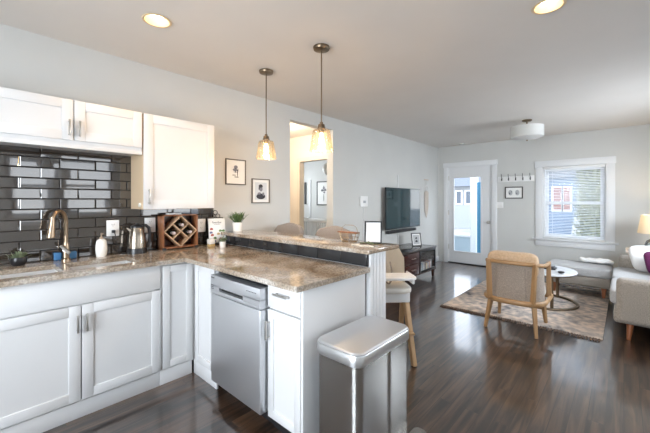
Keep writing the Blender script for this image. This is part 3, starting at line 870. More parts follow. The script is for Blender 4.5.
t = thing('cookbook', 'white cookbook with food pictures propped on the iron stand', 'book', (-2.985, 1.685, CT), R(-14))
m = MB(); m.box(.003, .018, -.082, .082, .018, .258, .002, M=Ml); m.build('book_block', PAPER, t, local=True)
m = MB()
rr = random.Random(4)
def strokes(mm, pts): mm.tube([Ml @ Vector((.0195, a, b_)) for a, b_ in pts], .0013, 5)
strokes(m, [(-.045 + .09 * i / 40, .215 + .008 * math.sin(i * 1.3) + (.012 if i in (2, 14, 26) else 0)) for i in range(41)])
strokes(m, [(-.03 + .06 * i / 24, .198 + .003 * math.sin(i * 1.5)) for i in range(25)])
m.build('cover_script', principled('grey ink', (.22, .2, .2), .7), t, local=True)
for c_, ps in (((.45, .10, .08), ((-.055, .15), (-.05, .09), (.03, .05))), ((.5, .36, .18), ((.01, .10), (-.06, .045), (.055, .09))), ((.12, .22, .08), ((.03, .13), (-.025, .06), (.06, .13))), ((.15, .16, .3), ((-.06, .115), (-.03, .03)))):
    pm = principled('print %.2f' % c_[0], c_, .6)
    for a, b_ in ps:
        m = MB(); m.sq(Ml @ Vector((.0185, a, b_)), .0012, .016, .015, 1, 1, 14, 8); m.build('cover_picture', pm, t, local=True)

t = thing('votive_holder', 'square white and amber candle holder in front of the cookbook', 'candle holder', (-2.91, 1.575, CT))
m = MB(); m.box(-2.938, -2.882, 1.547, 1.603, CT + .022, CT + .07, .004); m.build('glass_cup', CERAM, t)
m = MB(); m.box(-2.937, -2.883, 1.548, 1.602, CT, CT + .022, .003); m.build('amber_base', principled('amber wax', (.55, .40, .18), .3), t)
potted('tiny_potted_herb', 'little leafy herb in a small white pot before the cookbook', (-2.76, 1.61, CT), [(.024, 0), (.030, .05), (.030, .055), (.026, .055), (.026, .045)], CERAM, LEAFG, 26, .06, .016, .9, .025, .045, 8)
potted('potted_grass', 'spiky green plant in a white pot on the end of the bar', (-2.90, 1.86, BT), [(.042, 0), (.052, .085), (.052, .09), (.046, .09), (.045, .075)], CERAM, LEAF, 130, .13, .010, .75, .045, .075, 5)

# ------------------------------------------------------------------ items at the bar end
def frame(name, label, w, h, loc, rz, tilt, fmat, art, cat='picture frame', fw=.012, mat_w=.02, group=None, dep=.014):
    """upright frame: local x width, local z height, faces local -Y; tilt leans back"""
    t_ = thing(name, label, cat, loc, rz, group)
    M_ = Matrix.Rotation(R(-tilt), 4, 'X')
    m_ = MB()
    for a in ((-w / 2, -w / 2 + fw, 0, h), (w / 2 - fw, w / 2, 0, h), (-w / 2 + fw, w / 2 - fw, 0, fw), (-w / 2 + fw, w / 2 - fw, h - fw, h)):
        m_.box(a[0], a[1], -dep / 2, dep / 2, a[2], a[3], .0015, M=M_)
    m_.build('frame_border', fmat, t_, local=True)
    m_ = MB(); m_.box(-w / 2 + fw, w / 2 - fw, dep * .1, dep * .4, fw, h - fw, M=M_); m_.build('mat_board', PAPER, t_, local=True)
    if art: art(t_, M_, w - 2 * fw - 2 * mat_w, h - 2 * fw - 2 * mat_w, h / 2, dep * .1 - .0015)
    return t_


INK = principled('ink dark', (.04, .04, .05), .7)
INK2 = principled('ink mid', (.22, .22, .25), .7)
PHOTOBG = principled('photo grey', (.45, .46, .47), .5)


def blobs(lst, matl, nm):
    def f(t_, M_, w, h, cz, y):
        m_ = MB()
        for a, b_, ra_, rb_ in lst:
            m_.sq(M_ @ Vector((a * w / 2, y, cz + b_ * h / 2)), ra_ * w / 2, .0012, rb_ * h / 2, 1, 1, 18, 10)
        m_.build(nm, matl, t_, local=True)
    return f


def plate(matl):
    def f(t_, M_, w, h, cz, y):
        m_ = MB(); m_.box(-w / 2, w / 2, y + .0003, y + .0013, cz - h / 2, cz + h / 2, M=M_); m_.build('print_sheet', matl, t_, local=True)
    return f


def multi(*fs):
    def f(*a):
        for g in fs: g(*a)
    return f


# local -Y must face +X : rotate by +90deg
frame('framed_line_drawing', 'wood-framed ink figure drawing hanging nearest the tall wall cabinet', .25, .275, (X0 + .012, 1.959, 1.53), R(90), 0, principled('grey wood frame', (.13, .11, .09), .5),
      multi(blobs([(.0, .55, .28, .2), (-.1, .25, .35, .16)], INK2, 'drawn_hair'), blobs([(-.05, .3, .06, .4), (.25, -.1, .05, .4), (-.25, -.35, .3, .04), (.1, -.55, .35, .05), (.3, .2, .05, .2), (0, .0, .3, .03)], INK, 'drawn_lines')), fw=.011, mat_w=.03)
frame('framed_baby_portrait', 'wood-framed black and white child portrait left of the hall opening', .25, .28, (X0 + .012, 2.288, 1.33), R(90), 0, MATS['grey wood frame'],
      multi(plate(principled('portrait ground', (.62, .64, .66), .5)), blobs([(-.02, .56, .34, .22), (-.3, .3, .08, .2), (0, -.62, .75, .33)], INK, 'portrait_darks'), blobs([(.03, .22, .27, .27)], INK2, 'portrait_face'), blobs([(-.25, -.3, .3, .15), (.4, -.4, .2, .25)], INK2, 'portrait_mids')), fw=.011, mat_w=.03)

frame('small_photo_frame', 'small black photo frame leaning at the right end of the bar', .125, .165, (-1.335, 1.975, BT), R(30), 16, BLACKP, None, fw=.010)
t = thing('wire_basket', 'small wire basket with a wooden handle on the bar end', 'basket', (-1.53, 1.95, BT))
m = MB()
for z, k in ((.004, .75), (.035, .9), (.065, 1)):
    m.tube([(-1.53 + .085 * k * math.cos(a * PI / 12), 1.95 + .06 * k * math.sin(a * PI / 12), BT + z) for a in range(24)], .0018, 6, closed=True)
for a in range(14):
    c_, s_ = math.cos(2 * PI * a / 14), math.sin(2 * PI * a / 14)
    m.tube([(-1.53 + .085 * .3 * c_, 1.95 + .06 * .3 * s_, BT + .003), (-1.53 + .085 * .75 * c_, 1.95 + .06 * .75 * s_, BT + .004), (-1.53 + .085 * c_, 1.95 + .06 * s_, BT + .065)], .0014, 5)
m.tube([(-1.615, 1.95, BT + .065), (-1.595, 1.95, BT + .11), (-1.57, 1.95, BT + .125), (-1.49, 1.95, BT + .125), (-1.465, 1.95, BT + .11), (-1.445, 1.95, BT + .065)], .0018, 6)
m.build('wire_body', principled('gold wire', (.35, .25, .14), .35, 1.0), t)
m = MB(); m.box(-1.63, -1.45, 1.925, 1.975, BT + .066, BT + .076, .003); m.build('wooden_bar', WALNUT, t)
t = thing('garland', 'small eucalyptus garland lying at the tip of the bar', 'garland', (-1.32, 2.0, BT))
m = MB(); rr = random.Random(12)
m.tube([(-1.36 + .016 * i, 1.86 + .02 * math.sin(i * .7) + .006 * i, BT + .006 + .003 * math.sin(i)) for i in range(10)], .003, 6); m.build('stem', principled('twig', (.25, .17, .1), .8), t)
m = MB()
for i in range(46):
    q = rr.random() * .75; p = (-1.36 + .15 * q, 1.86 + .02 * math.sin(q * 7) + .05 * q, BT + .012)
    a = rr.uniform(0, 2 * PI); m.leaf(p, (math.cos(a), math.sin(a), rr.uniform(.1, .7)), rr.uniform(.018, .036), .013)
m.build('leaves', LEAFG, t)
t = thing('bead_string', 'string of pale wooden beads curled before the small photo frame on the bar', 'beads', (-1.30, 1.80, BT))
m = MB()
for i in range(16):
    m.sq((-1.38 + .011 * i, 1.79 + .012 * math.sin(i * .6), BT + .0075), .0072, .0072, .0072, 1, 1, 12, 8)
m.build('beads', LATT if False else principled('pale bead', (.62, .55, .45), .5), t)

# ------------------------------------------------------------------ trash can
t = thing('trash_can', 'tall stainless steel step trash can at the peninsula end', 'trash can', (-1.045, 1.45, 0))
ax0, ax1, ay0, ay1 = -1.185, -.885, 1.20, 1.71
def rrect(x0, x1, y0, y1, r, n=8):
    pts_ = []
    for cx_, cy_, a0 in ((x1 - r, y1 - r, 0), (x0 + r, y1 - r, 90), (x0 + r, y0 + r, 180), (x1 - r, y0 + r, 270)):
        for i in range(n + 1):
            a = R(a0 + 90 * i / n); pts_.append((cx_ + r * math.cos(a), cy_ + r * math.sin(a)))
    return pts_
def prism(mb, pr, zs, insets=None, base=None):
    """stack of rounded rects: pr list of (inset,z)"""
    rings = []
    for ins, z in pr:
        x0, x1, y0, y1, r = base; pts_ = rrect(x0 + ins, x1 - ins, y0 + ins, y1 - ins, max(r - ins, .004))
        rings.append([mb.bm.verts.new((a, b_, z)) for a, b_ in pts_])
    N = len(rings[0])
    for a, b_ in zip(rings, rings[1:]):
        for i in range(N): mb.bm.faces.new((a[i], a[(i + 1) % N], b_[(i + 1) % N], b_[i]))
    mb.bm.faces.new(rings[0][::-1]); mb.bm.faces.new(rings[-1])
m = MB(); prism(m, [(.012, .03), (.012, .60)], None, base=(ax0, ax1, ay0, ay1, .055)); m.build('body', STEEL, t)
m = MB(); m.cyl((ax1 - .018, 1.475, .05), (ax1 - .018, 1.475, .59), .016, n=24); m.build('front_seam', STEEL, t)
m = MB(); prism(m, [(.003, 0), (.0, .004), (.0, .03), (.008, .034)], None, base=(ax0, ax1, ay0, ay1, .06)); m.build('base_ring', BLACKP, t)
m = MB(); prism(m, [(.004, .585), (0, .588), (0, .636), (.003, .640)], None, base=(ax0, ax1, ay0, ay1, .06)); m.build('lid_band', principled('band steel', (.60, .60, .60), .33, 1.0), t)
m = MB(); prism(m, [(.008, .6402), (.006, .644), (.012, .650), (.05, .651)], None, base=(ax0, ax1, ay0, ay1, .06)); m.build('lid', principled('lid steel', (.78, .79, .81), .42, 1.0), t, ang=25)
m = MB(); prism(m, [(.0, .012), (.0, .022), (.006, .028)], None, base=(ax1 - .03, ax1 + .06, 1.50, 1.80, .04)); m.build('foot_pedal', STEEL, t)

# ------------------------------------------------------------------ pendant lights
def pendant(x, y, label):
    t_ = thing('pendant_light', label, 'pendant light', (x, y, HC), 0, 'glass pendants over the bar')
    m_ = MB(); m_.lathe([(.0, -.03), (.03, -.028), (.06, -.022), (.064, -.012), (.064, -.0005)], (x, y, HC), 32); m_.build('canopy', BRASS, t_)
    m_ = MB(); m_.cyl((x, y, HC - .025), (x, y, 1.965), .005, n=10); m_.build('stem', BRASS, t_)
    m_ = MB(); m_.lathe([(.012, 1.97), (.014, 1.955), (.026, 1.95), (.028, 1.93), (.032, 1.925), (.032, 1.912), (.020, 1.908), (.018, 1.885)][::-1], (x, y, 0), 24); m_.build('socket_cap', BRASS, t_)
    m_ = MB()
    pr = [(.094, 1.745), (.088, 1.78), (.080, 1.83), (.0725, 1.88), (.069, 1.897), (.064, 1.905), (.055, 1.909), (.033, 1.912)]
    m_.lathe(pr, (x, y, 0), 36, capb=False, capt=False); m_.lathe([(r_ - .003, z_) for r_, z_ in pr][::-1], (x, y, 0), 36, capb=False, capt=False)
    m_.tube([(x + .0925 * math.cos(2 * PI * i / 36), y + .0925 * math.sin(2 * PI * i / 36), 1.745) for i in range(36)], .002, 6, closed=True)
    m_.build('glass_shade', SHADEG, t_)
    m_ = MB(); m_.lathe([(.0, 1.785), (.012, 1.79), (.021, 1.81), (.022, 1.83), (.017, 1.855), (.012, 1.885)], (x, y, 0), 20, capt=False); m_.build('bulb', BULB, t_)
    l_ = bpy.data.lights.new('pendant_glow', 'POINT'); l_.energy = 6; l_.color = (1, .68, .38); l_.shadow_soft_size = .03
    o_ = bpy.data.objects.new('pendant_glow', l_); COL.objects.link(o_); o_.location = (0, 0, 1.765 - HC); o_.parent = t_
    return t_


pendant(-2.43, 1.86, 'left clear glass pendant light over the bar, farther from camera')
pendant(-1.735, 1.86, 'right clear glass pendant light over the bar, before the hall opening')

# ------------------------------------------------------------------ recessed lights
for (x, y), lab in zip(RL, ('lit recessed ceiling light above the sink run', 'lit recessed ceiling light at the top right of the ceiling')):
    t = thing('recessed_light', lab, 'ceiling light', (x, y, HC), 0, 'recessed ceiling lights')
    m = MB(); m.lathe([(.076, -.0005), (.086, -.001), (.090, -.005), (.086, -.008), (.074, -.006), (.0735, .0)], (x, y, HC), 40, capb=False, capt=False); m.build('trim_ring', CANREF, t)
    m = MB(); m.lathe([(.0735, 0), (.068, .03), (.055, .07), (.0, .071)], (x, y, HC), 40, capb=False); m.build('reflector_can', CANREF, t)
    m = MB(); m.lathe([(.0, .018), (.03, .022), (.045, .035), (.045, .06)], (x, y, HC), 32, capb=False, capt=False); m.build('bulb', LEDW, t)
    l_ = bpy.data.lights.new('recessed_glow', 'SPOT'); l_.energy = 19; l_.color = (1, .66, .36); l_.spot_size = R(150); l_.spot_blend = .9; l_.shadow_soft_size = .05
    o_ = bpy.data.objects.new('recessed_glow', l_); COL.objects.link(o_); o_.location = (0, 0, -.012); o_.parent = t
t = thing('smoke_detector', 'small round flush fixture on the ceiling near the front door', 'smoke detector', (-2.506, 7.0, HC))
m = MB(); m.lathe([(.05, -.018), (.062, -.012), (.065, -.0005)], (-2.506, 7.0, HC), 30); m.build('cover', NICKEL, t)
m = MB(); m.lathe([(.0, -.023), (.03, -.021), (.034, -.017)], (-2.506, 7.0, HC), 30, capt=False); m.build('grille', WHITEP, t)

# semi-flush drum light
c = (-1.06, 5.6)
t = thing('drum_ceiling_light', 'white fabric drum semi-flush light on the living room ceiling', 'ceiling light', (*c, HC))
m = MB(); m.lathe([(.0, -.026), (.05, -.024), (.066, -.014), (.066, -.0005)], (*c, HC), 32); m.build('canopy', BRASS, t)
m = MB(); m.cyl((*c, HC - .02), (*c, 2.46), .012); m.cyl((*c, 2.46), (*c, 2.243), .006); m.build('stem', BRASS, t)
m = MB(); m.lathe([(.215, 2.30), (.215, 2.455)], (*c, 0), 48, capb=False, capt=False)
m.lathe([(.212, 2.455), (.212, 2.30)], (*c, 0), 48, capb=False, capt=False); m.lathe([(.215, 2.455), (.212, 2.455)], (*c, 0), 48, capb=False, capt=False); m.build('drum_shade', translucent('white drum fabric', (.82, .82, .80), .35), t)
m = MB(); m.lathe([(.0, 2.262), (.08, 2.266), (.16, 2.280), (.206, 2.30)], (*c, 0), 48, capt=False); m.build('diffuser', translucent('diffuser', (.85, .85, .84), .4), t)
m = MB(); m.lathe([(.0, 2.24), (.010, 2.245), (.012, 2.256), (.0, 2.262)], (*c, 0), 20); m.build('finial', BRASS, t)


# ------------------------------------------------------------------ wall things
t = thing('wall_thermostat', 'white wall unit with a dangling conduit left of the television', 'thermostat', (X0, 4.305, 1.345))
m = MB(); m.box(X0 + .001, X0 + .03, 4.205, 4.405, 1.262, 1.432, .008, 3); m.build('housing', WHITEP, t)
m = MB(); m.box(X0 + .03, X0 + .032, 4.27, 4.34, 1.32, 1.36, .001); m.build('display', principled('unit grey', (.4, .42, .44), .3), t)
m = MB(); m.box(X0 + .001, X0 + .014, 4.30, 4.315, .112, 1.262, .002); m.build('conduit', CABLE, t)
t = thing('cable_cover', 'thin white vertical cable cover behind the television', 'cable cover', (X0, 5.40, .112))
m = MB(); m.box(X0 + .001, X0 + .014, 5.385, 5.41, .16, 1.84, .002); tag(m.build('channel', CABLE, t))

# television
tx = -3.0
t = thing('television', 'large flat black television mounted on the left wall', 'television', (tx, 5.46, 1.22))
m = MB(); m.box(tx - .028, tx, 4.835, 6.095, .852, 1.588, .004); m.build('bezel', BLACKP, t)
m = MB(); m.box(tx, tx + .0015, 4.848, 6.082, .868, 1.577); m.build('screen', SCREEN, t)
m = MB(); m.box(X0 + .016, tx - .028, 5.25, 5.65, 1.05, 1.42, .004); m.build('wall_mount', BLACKM, t)
t = thing('soundbar', 'slim black soundbar mounted below the television', 'soundbar', (tx, 5.45, .80))
m = MB(); m.box(X0 + .016, X0 + .085, 4.95, 5.98, .775, .83, .012, 3); m.build('housing', BLACKP, t)
m = MB(); m.box(X0 + .085, X0 + .0865, 5.0, 5.93, .783, .822); m.build('speaker_grille', principled('grille cloth', (.02, .02, .022), .9), t)

# macrame hanging
t = thing('wall_hanging', 'cream macrame hanging with pointed tassel beside the television', 'wall hanging', (X0, 6.57, 1.4))
m = MB(); m.tube([(X0 + .012, 6.47, 1.80), (X0 + .012, 6.67, 1.80)], .006, 8); m.build('dowel', LATT, t)
m = MB()
m.tube([(X0 + .01, 6.48, 1.80), (X0 + .01, 6.57, 1.68), (X0 + .01, 6.66, 1.80)], .004, 6)
m.tube([(X0 + .01, 6.57 + .06 * math.sin(2 * PI * i / 20), 1.61 + .07 * math.cos(2 * PI * i / 20)) for i in range(20)], .005, 6, closed=True)
m.build('knotted_ring', WHITEF, t)
m = MB()
for i in range(15):
    f_ = (i - 7) / 7; y = 6.57 + .085 * f_
    m.tube([(X0 + .012, y, 1.57 - .03 * abs(f_)), (X0 + .014, y, 1.3), (X0 + .012, y * .4 + 6.57 * .6 + .03 * f_, 1.06 + .12 * abs(f_) - .06)], .0065, 6)
m.build('tassel', fabric('beige yarn', (.52, .45, .38), (.66, .59, .52)), t)

# coat rack
yr = Y1 - .001
t = thing('coat_rack', 'white coat rack board with five black hooks beside the door', 'coat rack', (-1.55, Y1, 1.78))
m = MB(); m.box(-1.862, -1.24, yr - .018, yr, 1.728, 1.835, .003); m.build('board', WHITEP, t)
for i in range(5):
    x = -1.79 + i * .122
    m = MB(); m.box(x - .009, x + .009, yr - .021, yr - .017, 1.75, 1.81, .001)
    m.tube([(x, yr - .02, 1.80), (x, yr - .05, 1.83), (x, yr - .062, 1.865), (x, yr - .058, 1.88)], .005, 7)
    m.tube([(x, yr - .02, 1.768), (x, yr - .045, 1.752), (x, yr - .058, 1.768), (x, yr - .056, 1.785)], .005, 7); m.build('hook', BLACKM, t)

frame('double_photo_frame', 'dark-framed double photograph hanging under the coat rack', .31, .23, (-1.58, Y1 - .012, 1.40), 0, 0, principled('black brown frame', (.03, .022, .018), .4),
      multi(blobs([(-.55, 0, .34, .8), (.55, 0, .34, .8)], PHOTOBG, 'photo_prints'), blobs([(-.62, -.1, .2, .6), (.5, -.1, .22, .55), (-.4, .2, .1, .3)], INK, 'photo_figures')), fw=.018, mat_w=.03)
t = thing('light_switch', 'white light switch plate low beside the door casing, below the framed photographs', 'light switch', (-1.823, Y1, 1.27))
m = MB(); m.box(-1.885, -1.765, Y1 - .008, Y1 - .001, 1.215, 1.33, .002); m.build('cover_plate', WHITEP, t)
for i in range(2):
    x = -1.855 + i * .06
    m = MB(); m.box(x - .016, x + .016, Y1 - .013, Y1 - .008, 1.24, 1.305, .002); m.build('rocker', WHITEP, t)

# ------------------------------------------------------------------ upholstered bar stools behind the bar
def stool(x, y, label):
    t_ = thing('bar_stool', label, 'bar stool', (x, y, 0), 0, 'upholstered stools at the bar')
    # back with camel top
    m_ = MB(); bm_ = m_.bm; N = 22; W = .23; cols = []
    for i in range(N + 1):
        u = -1 + 2 * i / N
        top = 1.085 + .020 * math.cos(u * PI * .95) - (.05 * max(0, abs(u) - .86) / .14)
        yb_ = .03 * u * u
        cols.append((u * W, yb_, top))
    b2 = bmesh.new(); g = []
    for (xx, yy, tp) in cols:
        colv = []
        for (dy, zz) in ((-.03, .64), (-.032, .85), (-.03, tp - .02), (-.018, tp - .004), (0, tp), (.018, tp - .004), (.03, tp - .02), (.032, .85), (.03, .64)):
            colv.append(b2.verts.new((xx, yy + .06 * (zz - .64) + dy - yy * 2 + .21, zz)))
        g.append(colv)
    for a, c_ in zip(g, g[1:]):
        for j in range(8): b2.faces.new((a[j], a[j + 1], c_[j + 1], c_[j]))
    b2.faces.new(g[0]); b2.faces.new(g[-1][::-1]); bmesh.ops.recalc_face_normals(b2, faces=b2.faces); m_._merge(b2)
    m_.build('backrest', TAUPE, t_, local=True)
    m_ = MB(); m_.sq((0, 0, .66), .235, .22, .055, .35, .3); m_.build('seat', TAUPE, t_, local=True)
    for sx_ in (-1, 1):
        for sy_ in (-1, 1):
            m_ = MB(); m_.bar((sx_ * .19, sy_ * .17, .63), (sx_ * .21, sy_ * .2, 0.0), .04, .04, .028, .028); m_.build('leg', DKWOOD, t_, local=True)
    m_ = MB(); m_.bar((-.2, -.185, .25), (.2, -.185, .25), .02, .03); m_.build('footrest', DKWOOD, t_, local=True)


stool(-2.85, 2.30, 'taupe upholstered bar stool with camelback, the left one behind the bar')
stool(-2.17, 2.30, 'taupe upholstered bar stool with camelback, the right one behind the bar')

# ------------------------------------------------------------------ high chair
t = thing('high_chair', 'cream high chair on beech legs behind the bar end', 'high chair', (-1.53, 2.50, 0), R(46))
HCM = principled('cream plastic', (.74, .70, .63), .35)
m = MB(); b2 = bmesh.new(); g = []
for j in range(15):                 # wrap around back
    a = PI * (j / 14); cx_, cy_ = .15 * math.cos(a), .135 * math.sin(a)
    hgt = .935 - .09 * max(0, (abs(math.cos(a)) - .8) / .2) ** 1.5
    col_ = []
    for k, z in enumerate((.60, .68, .78, .88, 1.0)):
        zz = .60 + (hgt - .60) * (k / 4); fl = 1 + .12 * (k / 4)
        col_.append(b2.verts.new((cx_ * fl, cy_ * fl + .02 * k, zz)))
    g.append(col_)
for a, c_ in zip(g, g[1:]):
    for k in range(4): b2.faces.new((a[k], c_[k], c_[k + 1], a[k + 1]))
bmesh.ops.solidify(b2, geom=b2.faces[:], thickness=.022); bmesh.ops.recalc_face_normals(b2, faces=b2.faces); m._merge(b2)
m.build('seat_shell', HCM, t, local=True)
m = MB(); m.sq((0, .0, .605), .18, .17, .028, .4, .5); m.build('seat', HCM, t, local=True)
m = MB(); m.sq((0, -.15, .725), .185, .10, .014, .3, .45); m.sq((0, -.15, .738), .15, .07, .006, .3, .45); m.build('tray', WHITEP, t, local=True)
m = MB(); m.box(-.185, -.165, -.16, .03, .66, .735, .008); m.box(.165, .185, -.16, .03, .66, .735, .008); m.build('arm_support', WHITEP, t, local=True)
m = MB()
for x in (-.05, .05): m.tube([(x, .125, .80), (x * 1.1, .10, .74), (x * .8, .02, .66), (0, -.03, .635)], .008, 8, rz=.004)
m.build('harness', principled('harness grey', (.3, .27, .25), .8), t, local=True)
m = MB(); m.box(-.165, .165, -.10, .10, .49, .575, .012, 3); m.build('under_frame', WHITEP, t, local=True)
for sx_ in (-1, 1):
    for sy_ in (-1, 1):
        m = MB(); m.bar((sx_ * .14, sy_ * .03, .56), (sx_ * .165, sy_ * .20, 0.0), .04, .055, .035, .05); m.build('leg', BEECH, t, local=True)
m = MB(); m.bar((-.18, -.135, .25), (.18, -.135, .25), .08, .018); m.build('footrest', BEECH, t, local=True)

# ------------------------------------------------------------------ media console
t = thing('media_console', 'dark wood media console below the television', 'console', (-2.76, 5.2, 0))
kx0, kx1, ky0, ky1, kt = -3.06, -2.52, 4.55, 5.74, .545
m = MB(); m.box(kx0, kx1 + .012, ky0 - .012, ky1 + .012, kt - .03, kt, .004); m.build('top', principled('dark top with grey sheen', (.045, .04, .038), .12, spec=.9), t)  # grey reflection put into the base colour of the dark wood
m = MB(); m.box(kx0, kx1, ky0, ky0 + .025, .12, kt - .03); m.box(kx0, kx1, ky1 - .02, ky1, .12, kt - .03); m.box(kx0, kx1, 5.08, 5.10, .12, kt - .03)
m.box(kx0, kx1, ky0, ky1, .12, .14); m.box(kx0, kx0 + .01, ky0, ky1, .12, kt - .03); m.box(kx0 + .02, kx1 - .02, 5.10, ky1 - .02, .32, .335)
m.build('case', DKWOOD, t, smooth=False)
RED = wood('mahogany front', (.035, .010, .008), (.06, .018, .014), 'Y', .25)
for z0_, z1_ in ((.15, .325), (.335, .505)):
    m = MB(); m.box(kx1 - .01, kx1 + .01, 4.59, 5.07, z0_, z1_, .003); dd_ = m.build('drawer', RED, t)
    m = MB(); zc = (z0_ + z1_) / 2; m.box(kx1 + .026, kx1 + .034, 4.80, 4.92, zc - .005, zc + .005, .002)
    for y in (4.81, 4.91): m.cyl((kx1 + .008, y, zc), (kx1 + .03, y, zc), .004, n=8)
    m.build('handle', NICKEL, dd_)
m = MB(); 
for a in ((5.11, 5.145, .145, .51), (5.69, 5.72, .145, .51), (5.145, 5.69, .145, .175), (5.145, 5.69, .48, .51)): m.box(kx1 - .012, kx1 + .008, a[0], a[1], a[2], a[3], .002)
gd = m.build('door', BLACKP, t); m = MB(); m.box(kx1 - .004, kx1, 5.145, 5.69, .175, .48); m.build('glass_pane', CABG, gd)
for x in (kx0 + .03, kx1 - .03):
    for y in (ky0 + .04, ky1 - .05):
        m = MB(); m.bar((x, y, .12), (x, y, 0), .05, .05, .035, .035); m.build('foot', DKWOOD, t)
bc = [(.72, .66, .55), (.42, .5, .6), (.7, .68, .65), (.25, .2, .2), (.7, .58, .4), (.42, .42, .45), (.5, .3, .25), (.6, .6, .6)]
bl = ['cream', 'blue-grey', 'pale grey', 'dark brown', 'ochre', 'mid grey', 'rust', 'white']
for i in range(8):
    y = 5.20 + i * .055; h_ = .13 + .012 * (i * 5 % 4)
    m = MB(); m.box(kx1 - .2, kx1 - .03, y, y + .045, .1401, .1401 + h_, .003)
    tag(m.build('book', principled('book %d' % i, bc[i], .6)), '%s book standing behind the console glass door, %s' % (bl[i], ['first from the drawers', 'second from the drawers', 'third from the drawers', 'fourth from the drawers', 'fifth from the drawers', 'sixth from the drawers', 'last but one on the right', 'last on the right'][i]), 'book', 'books behind the console glass door')
frame('console_photo_frame', 'black photo frame standing on the media console', .20, .235, (-2.74, 5.45, kt + .0), R(62), 10, BLACKP, multi(plate(PHOTOBG), blobs([(0, .2, .3, .35), (0, -.5, .4, .4)], INK, 'photo_figure')), fw=.016, mat_w=.02)

# ------------------------------------------------------------------ rug
RUG = principled('faded oriental rug', rough=.95, spec=.1)
n, l, b = nodes(RUG)
tcn = n.new('ShaderNodeTexCoord')
n1 = n.new('ShaderNodeTexNoise'); n1.inputs['Scale'].default_value = 1.7; n1.inputs['Detail'].default_value = 8; n1.inputs['Roughness'].default_value = .7
n2 = n.new('ShaderNodeTexNoise'); n2.inputs['Scale'].default_value = 14; n2.inputs['Detail'].default_value = 5
vo = n.new('ShaderNodeTexVoronoi'); vo.inputs['Scale'].default_value = 9; vo.distance = 'MANHATTAN'
for q in (n1, n2, vo): l.new(tcn.outputs['Object'], q.inputs['Vector'])
r1 = n.new('ShaderNodeValToRGB'); e = r1.color_ramp.elements
e[0].position = .38; e[0].color = (.17, .17, .19, 1); e[1].position = .58; e[1].color = (.76, .65, .56, 1); k_ = e.new(.46); k_.color = (.52, .47, .43, 1)
r2 = n.new('ShaderNodeValToRGB'); e = r2.color_ramp.elements; e[0].position = .40; e[0].color = (.62, .62, .65, 1); e[1].position = .60; e[1].color = (1.1, 1.05, 1, 1)
mm_ = n.new('ShaderNodeMixRGB'); mm_.blend_type = 'MULTIPLY'; mm_.inputs[0].default_value = .7
ma_ = n.new('ShaderNodeMath'); ma_.operation = 'ADD'; mb_ = n.new('ShaderNodeMath'); mb_.operation = 'MULTIPLY'; mb_.inputs[1].default_value = .12
l.new(vo.outputs['Distance'], mb_.inputs[0]); l.new(n1.outputs['Fac'], ma_.inputs[0]); l.new(mb_.outputs[0], ma_.inputs[1])
mc_ = n.new('ShaderNodeMath'); mc_.operation = 'SUBTRACT'; mc_.inputs[1].default_value = .04; l.new(ma_.outputs[0], mc_.inputs[0])
l.new(mc_.outputs[0], r1.inputs[0]); l.new(n2.outputs['Fac'], r2.inputs[0]); l.new(r1.outputs[0], mm_.inputs[1]); l.new(r2.outputs[0], mm_.inputs[2]); l.new(mm_.outputs[0], b.inputs['Base Color'])
t = thing('area_rug', 'faded tan and grey oriental rug with fringed ends under the coffee table', 'rug', (-.94, 5.25, 0))
m = MB(); m.box(-1.74, -.15, 4.16, 6.42, .001, .010, .003); m.build('pile', RUG, t)
for (yy, sg) in ((4.16, -1), (6.42, 1)):
    m = MB(); rr = random.Random(5)
    x = -1.735
    while x < -.155:
        dx = rr.uniform(-.008, .008); ln = rr.uniform(.06, .085)
        m.tube([(x, yy, .006), (x + dx * .5, yy + sg * ln * .4, .012), (x + dx, yy + sg * ln, .006)], .008, 6, radii=[.7, 1.6, .6]); x += .024
    tag(m.build('fringe', FRINGE, t), kind='stuff')

# ------------------------------------------------------------------ wooden lounge chair (back to camera)
t = thing('lounge_chair', 'pale wood barrel lounge chair with grey woven back facing the window', 'armchair', (-.87, 4.06, 0), R(0))
def chair_path(w, b_, f_, r_, z, n=10, zf=None):
    pts_ = [(w, f_, z)]; 
    pts_ += [(w - r_ + r_ * math.cos(R(a)), -b_ + r_ + -r_ * math.sin(R(a)), z) for a in [90 * i / n for i in range(n + 1)]]
    pts_ += [(-w + r_ - r_ * math.sin(R(a)), -b_ + r_ - r_ * math.cos(R(a)), z) for a in [90 * i / n for i in range(n + 1)]]
    pts_ += [(-w, f_, z)]
    return pts_
p = chair_path(.275, .26, .2, .20, .685)
P2 = [(x, y, z + .03 * max(0, -y - .02) / .24 * 1.0) for x, y, z in p]
m = MB(); m.tube(P2, .016, 12, rz=.020, upz=True); m.build('top_rail', LIGHTWOODX, t, local=True)
m = MB(); pr = chair_path(.285, .27, .27, .20, .315); m.tube(pr + [(-.2, .29, .315), (.2, .29, .315)], .017, 12, rz=.028, closed=True, upz=True); m.build('seat_rail', LIGHTWOODX, t, local=True)
for sx_ in (-1, 1):
    m = MB(); m.bar((sx_ * .20, -.25, .32), (sx_ * .215, -.235, .72), .055, .026, .05, .022); m.build('back_post', LIGHTWOOD, t, local=True)
    m = MB(); m.bar((sx_ * .275, .17, .32), (sx_ * .272, .17, .70), .026, .045, .024, .04); m.build('arm_post', LIGHTWOOD, t, local=True)
    m = MB(); m.bar((sx_ * .20, -.20, .31), (sx_ * .235, -.28, 0.0), .044, .044, .028, .028); m.build('leg', LIGHTWOOD, t, local=True)
    m = MB(); m.bar((sx_ * .21, .20, .31), (sx_ * .235, .25, 0.012), .044, .044, .028, .028); m.build('leg', LIGHTWOOD, t, local=True)
m = MB(); b2 = bmesh.new(); g = []
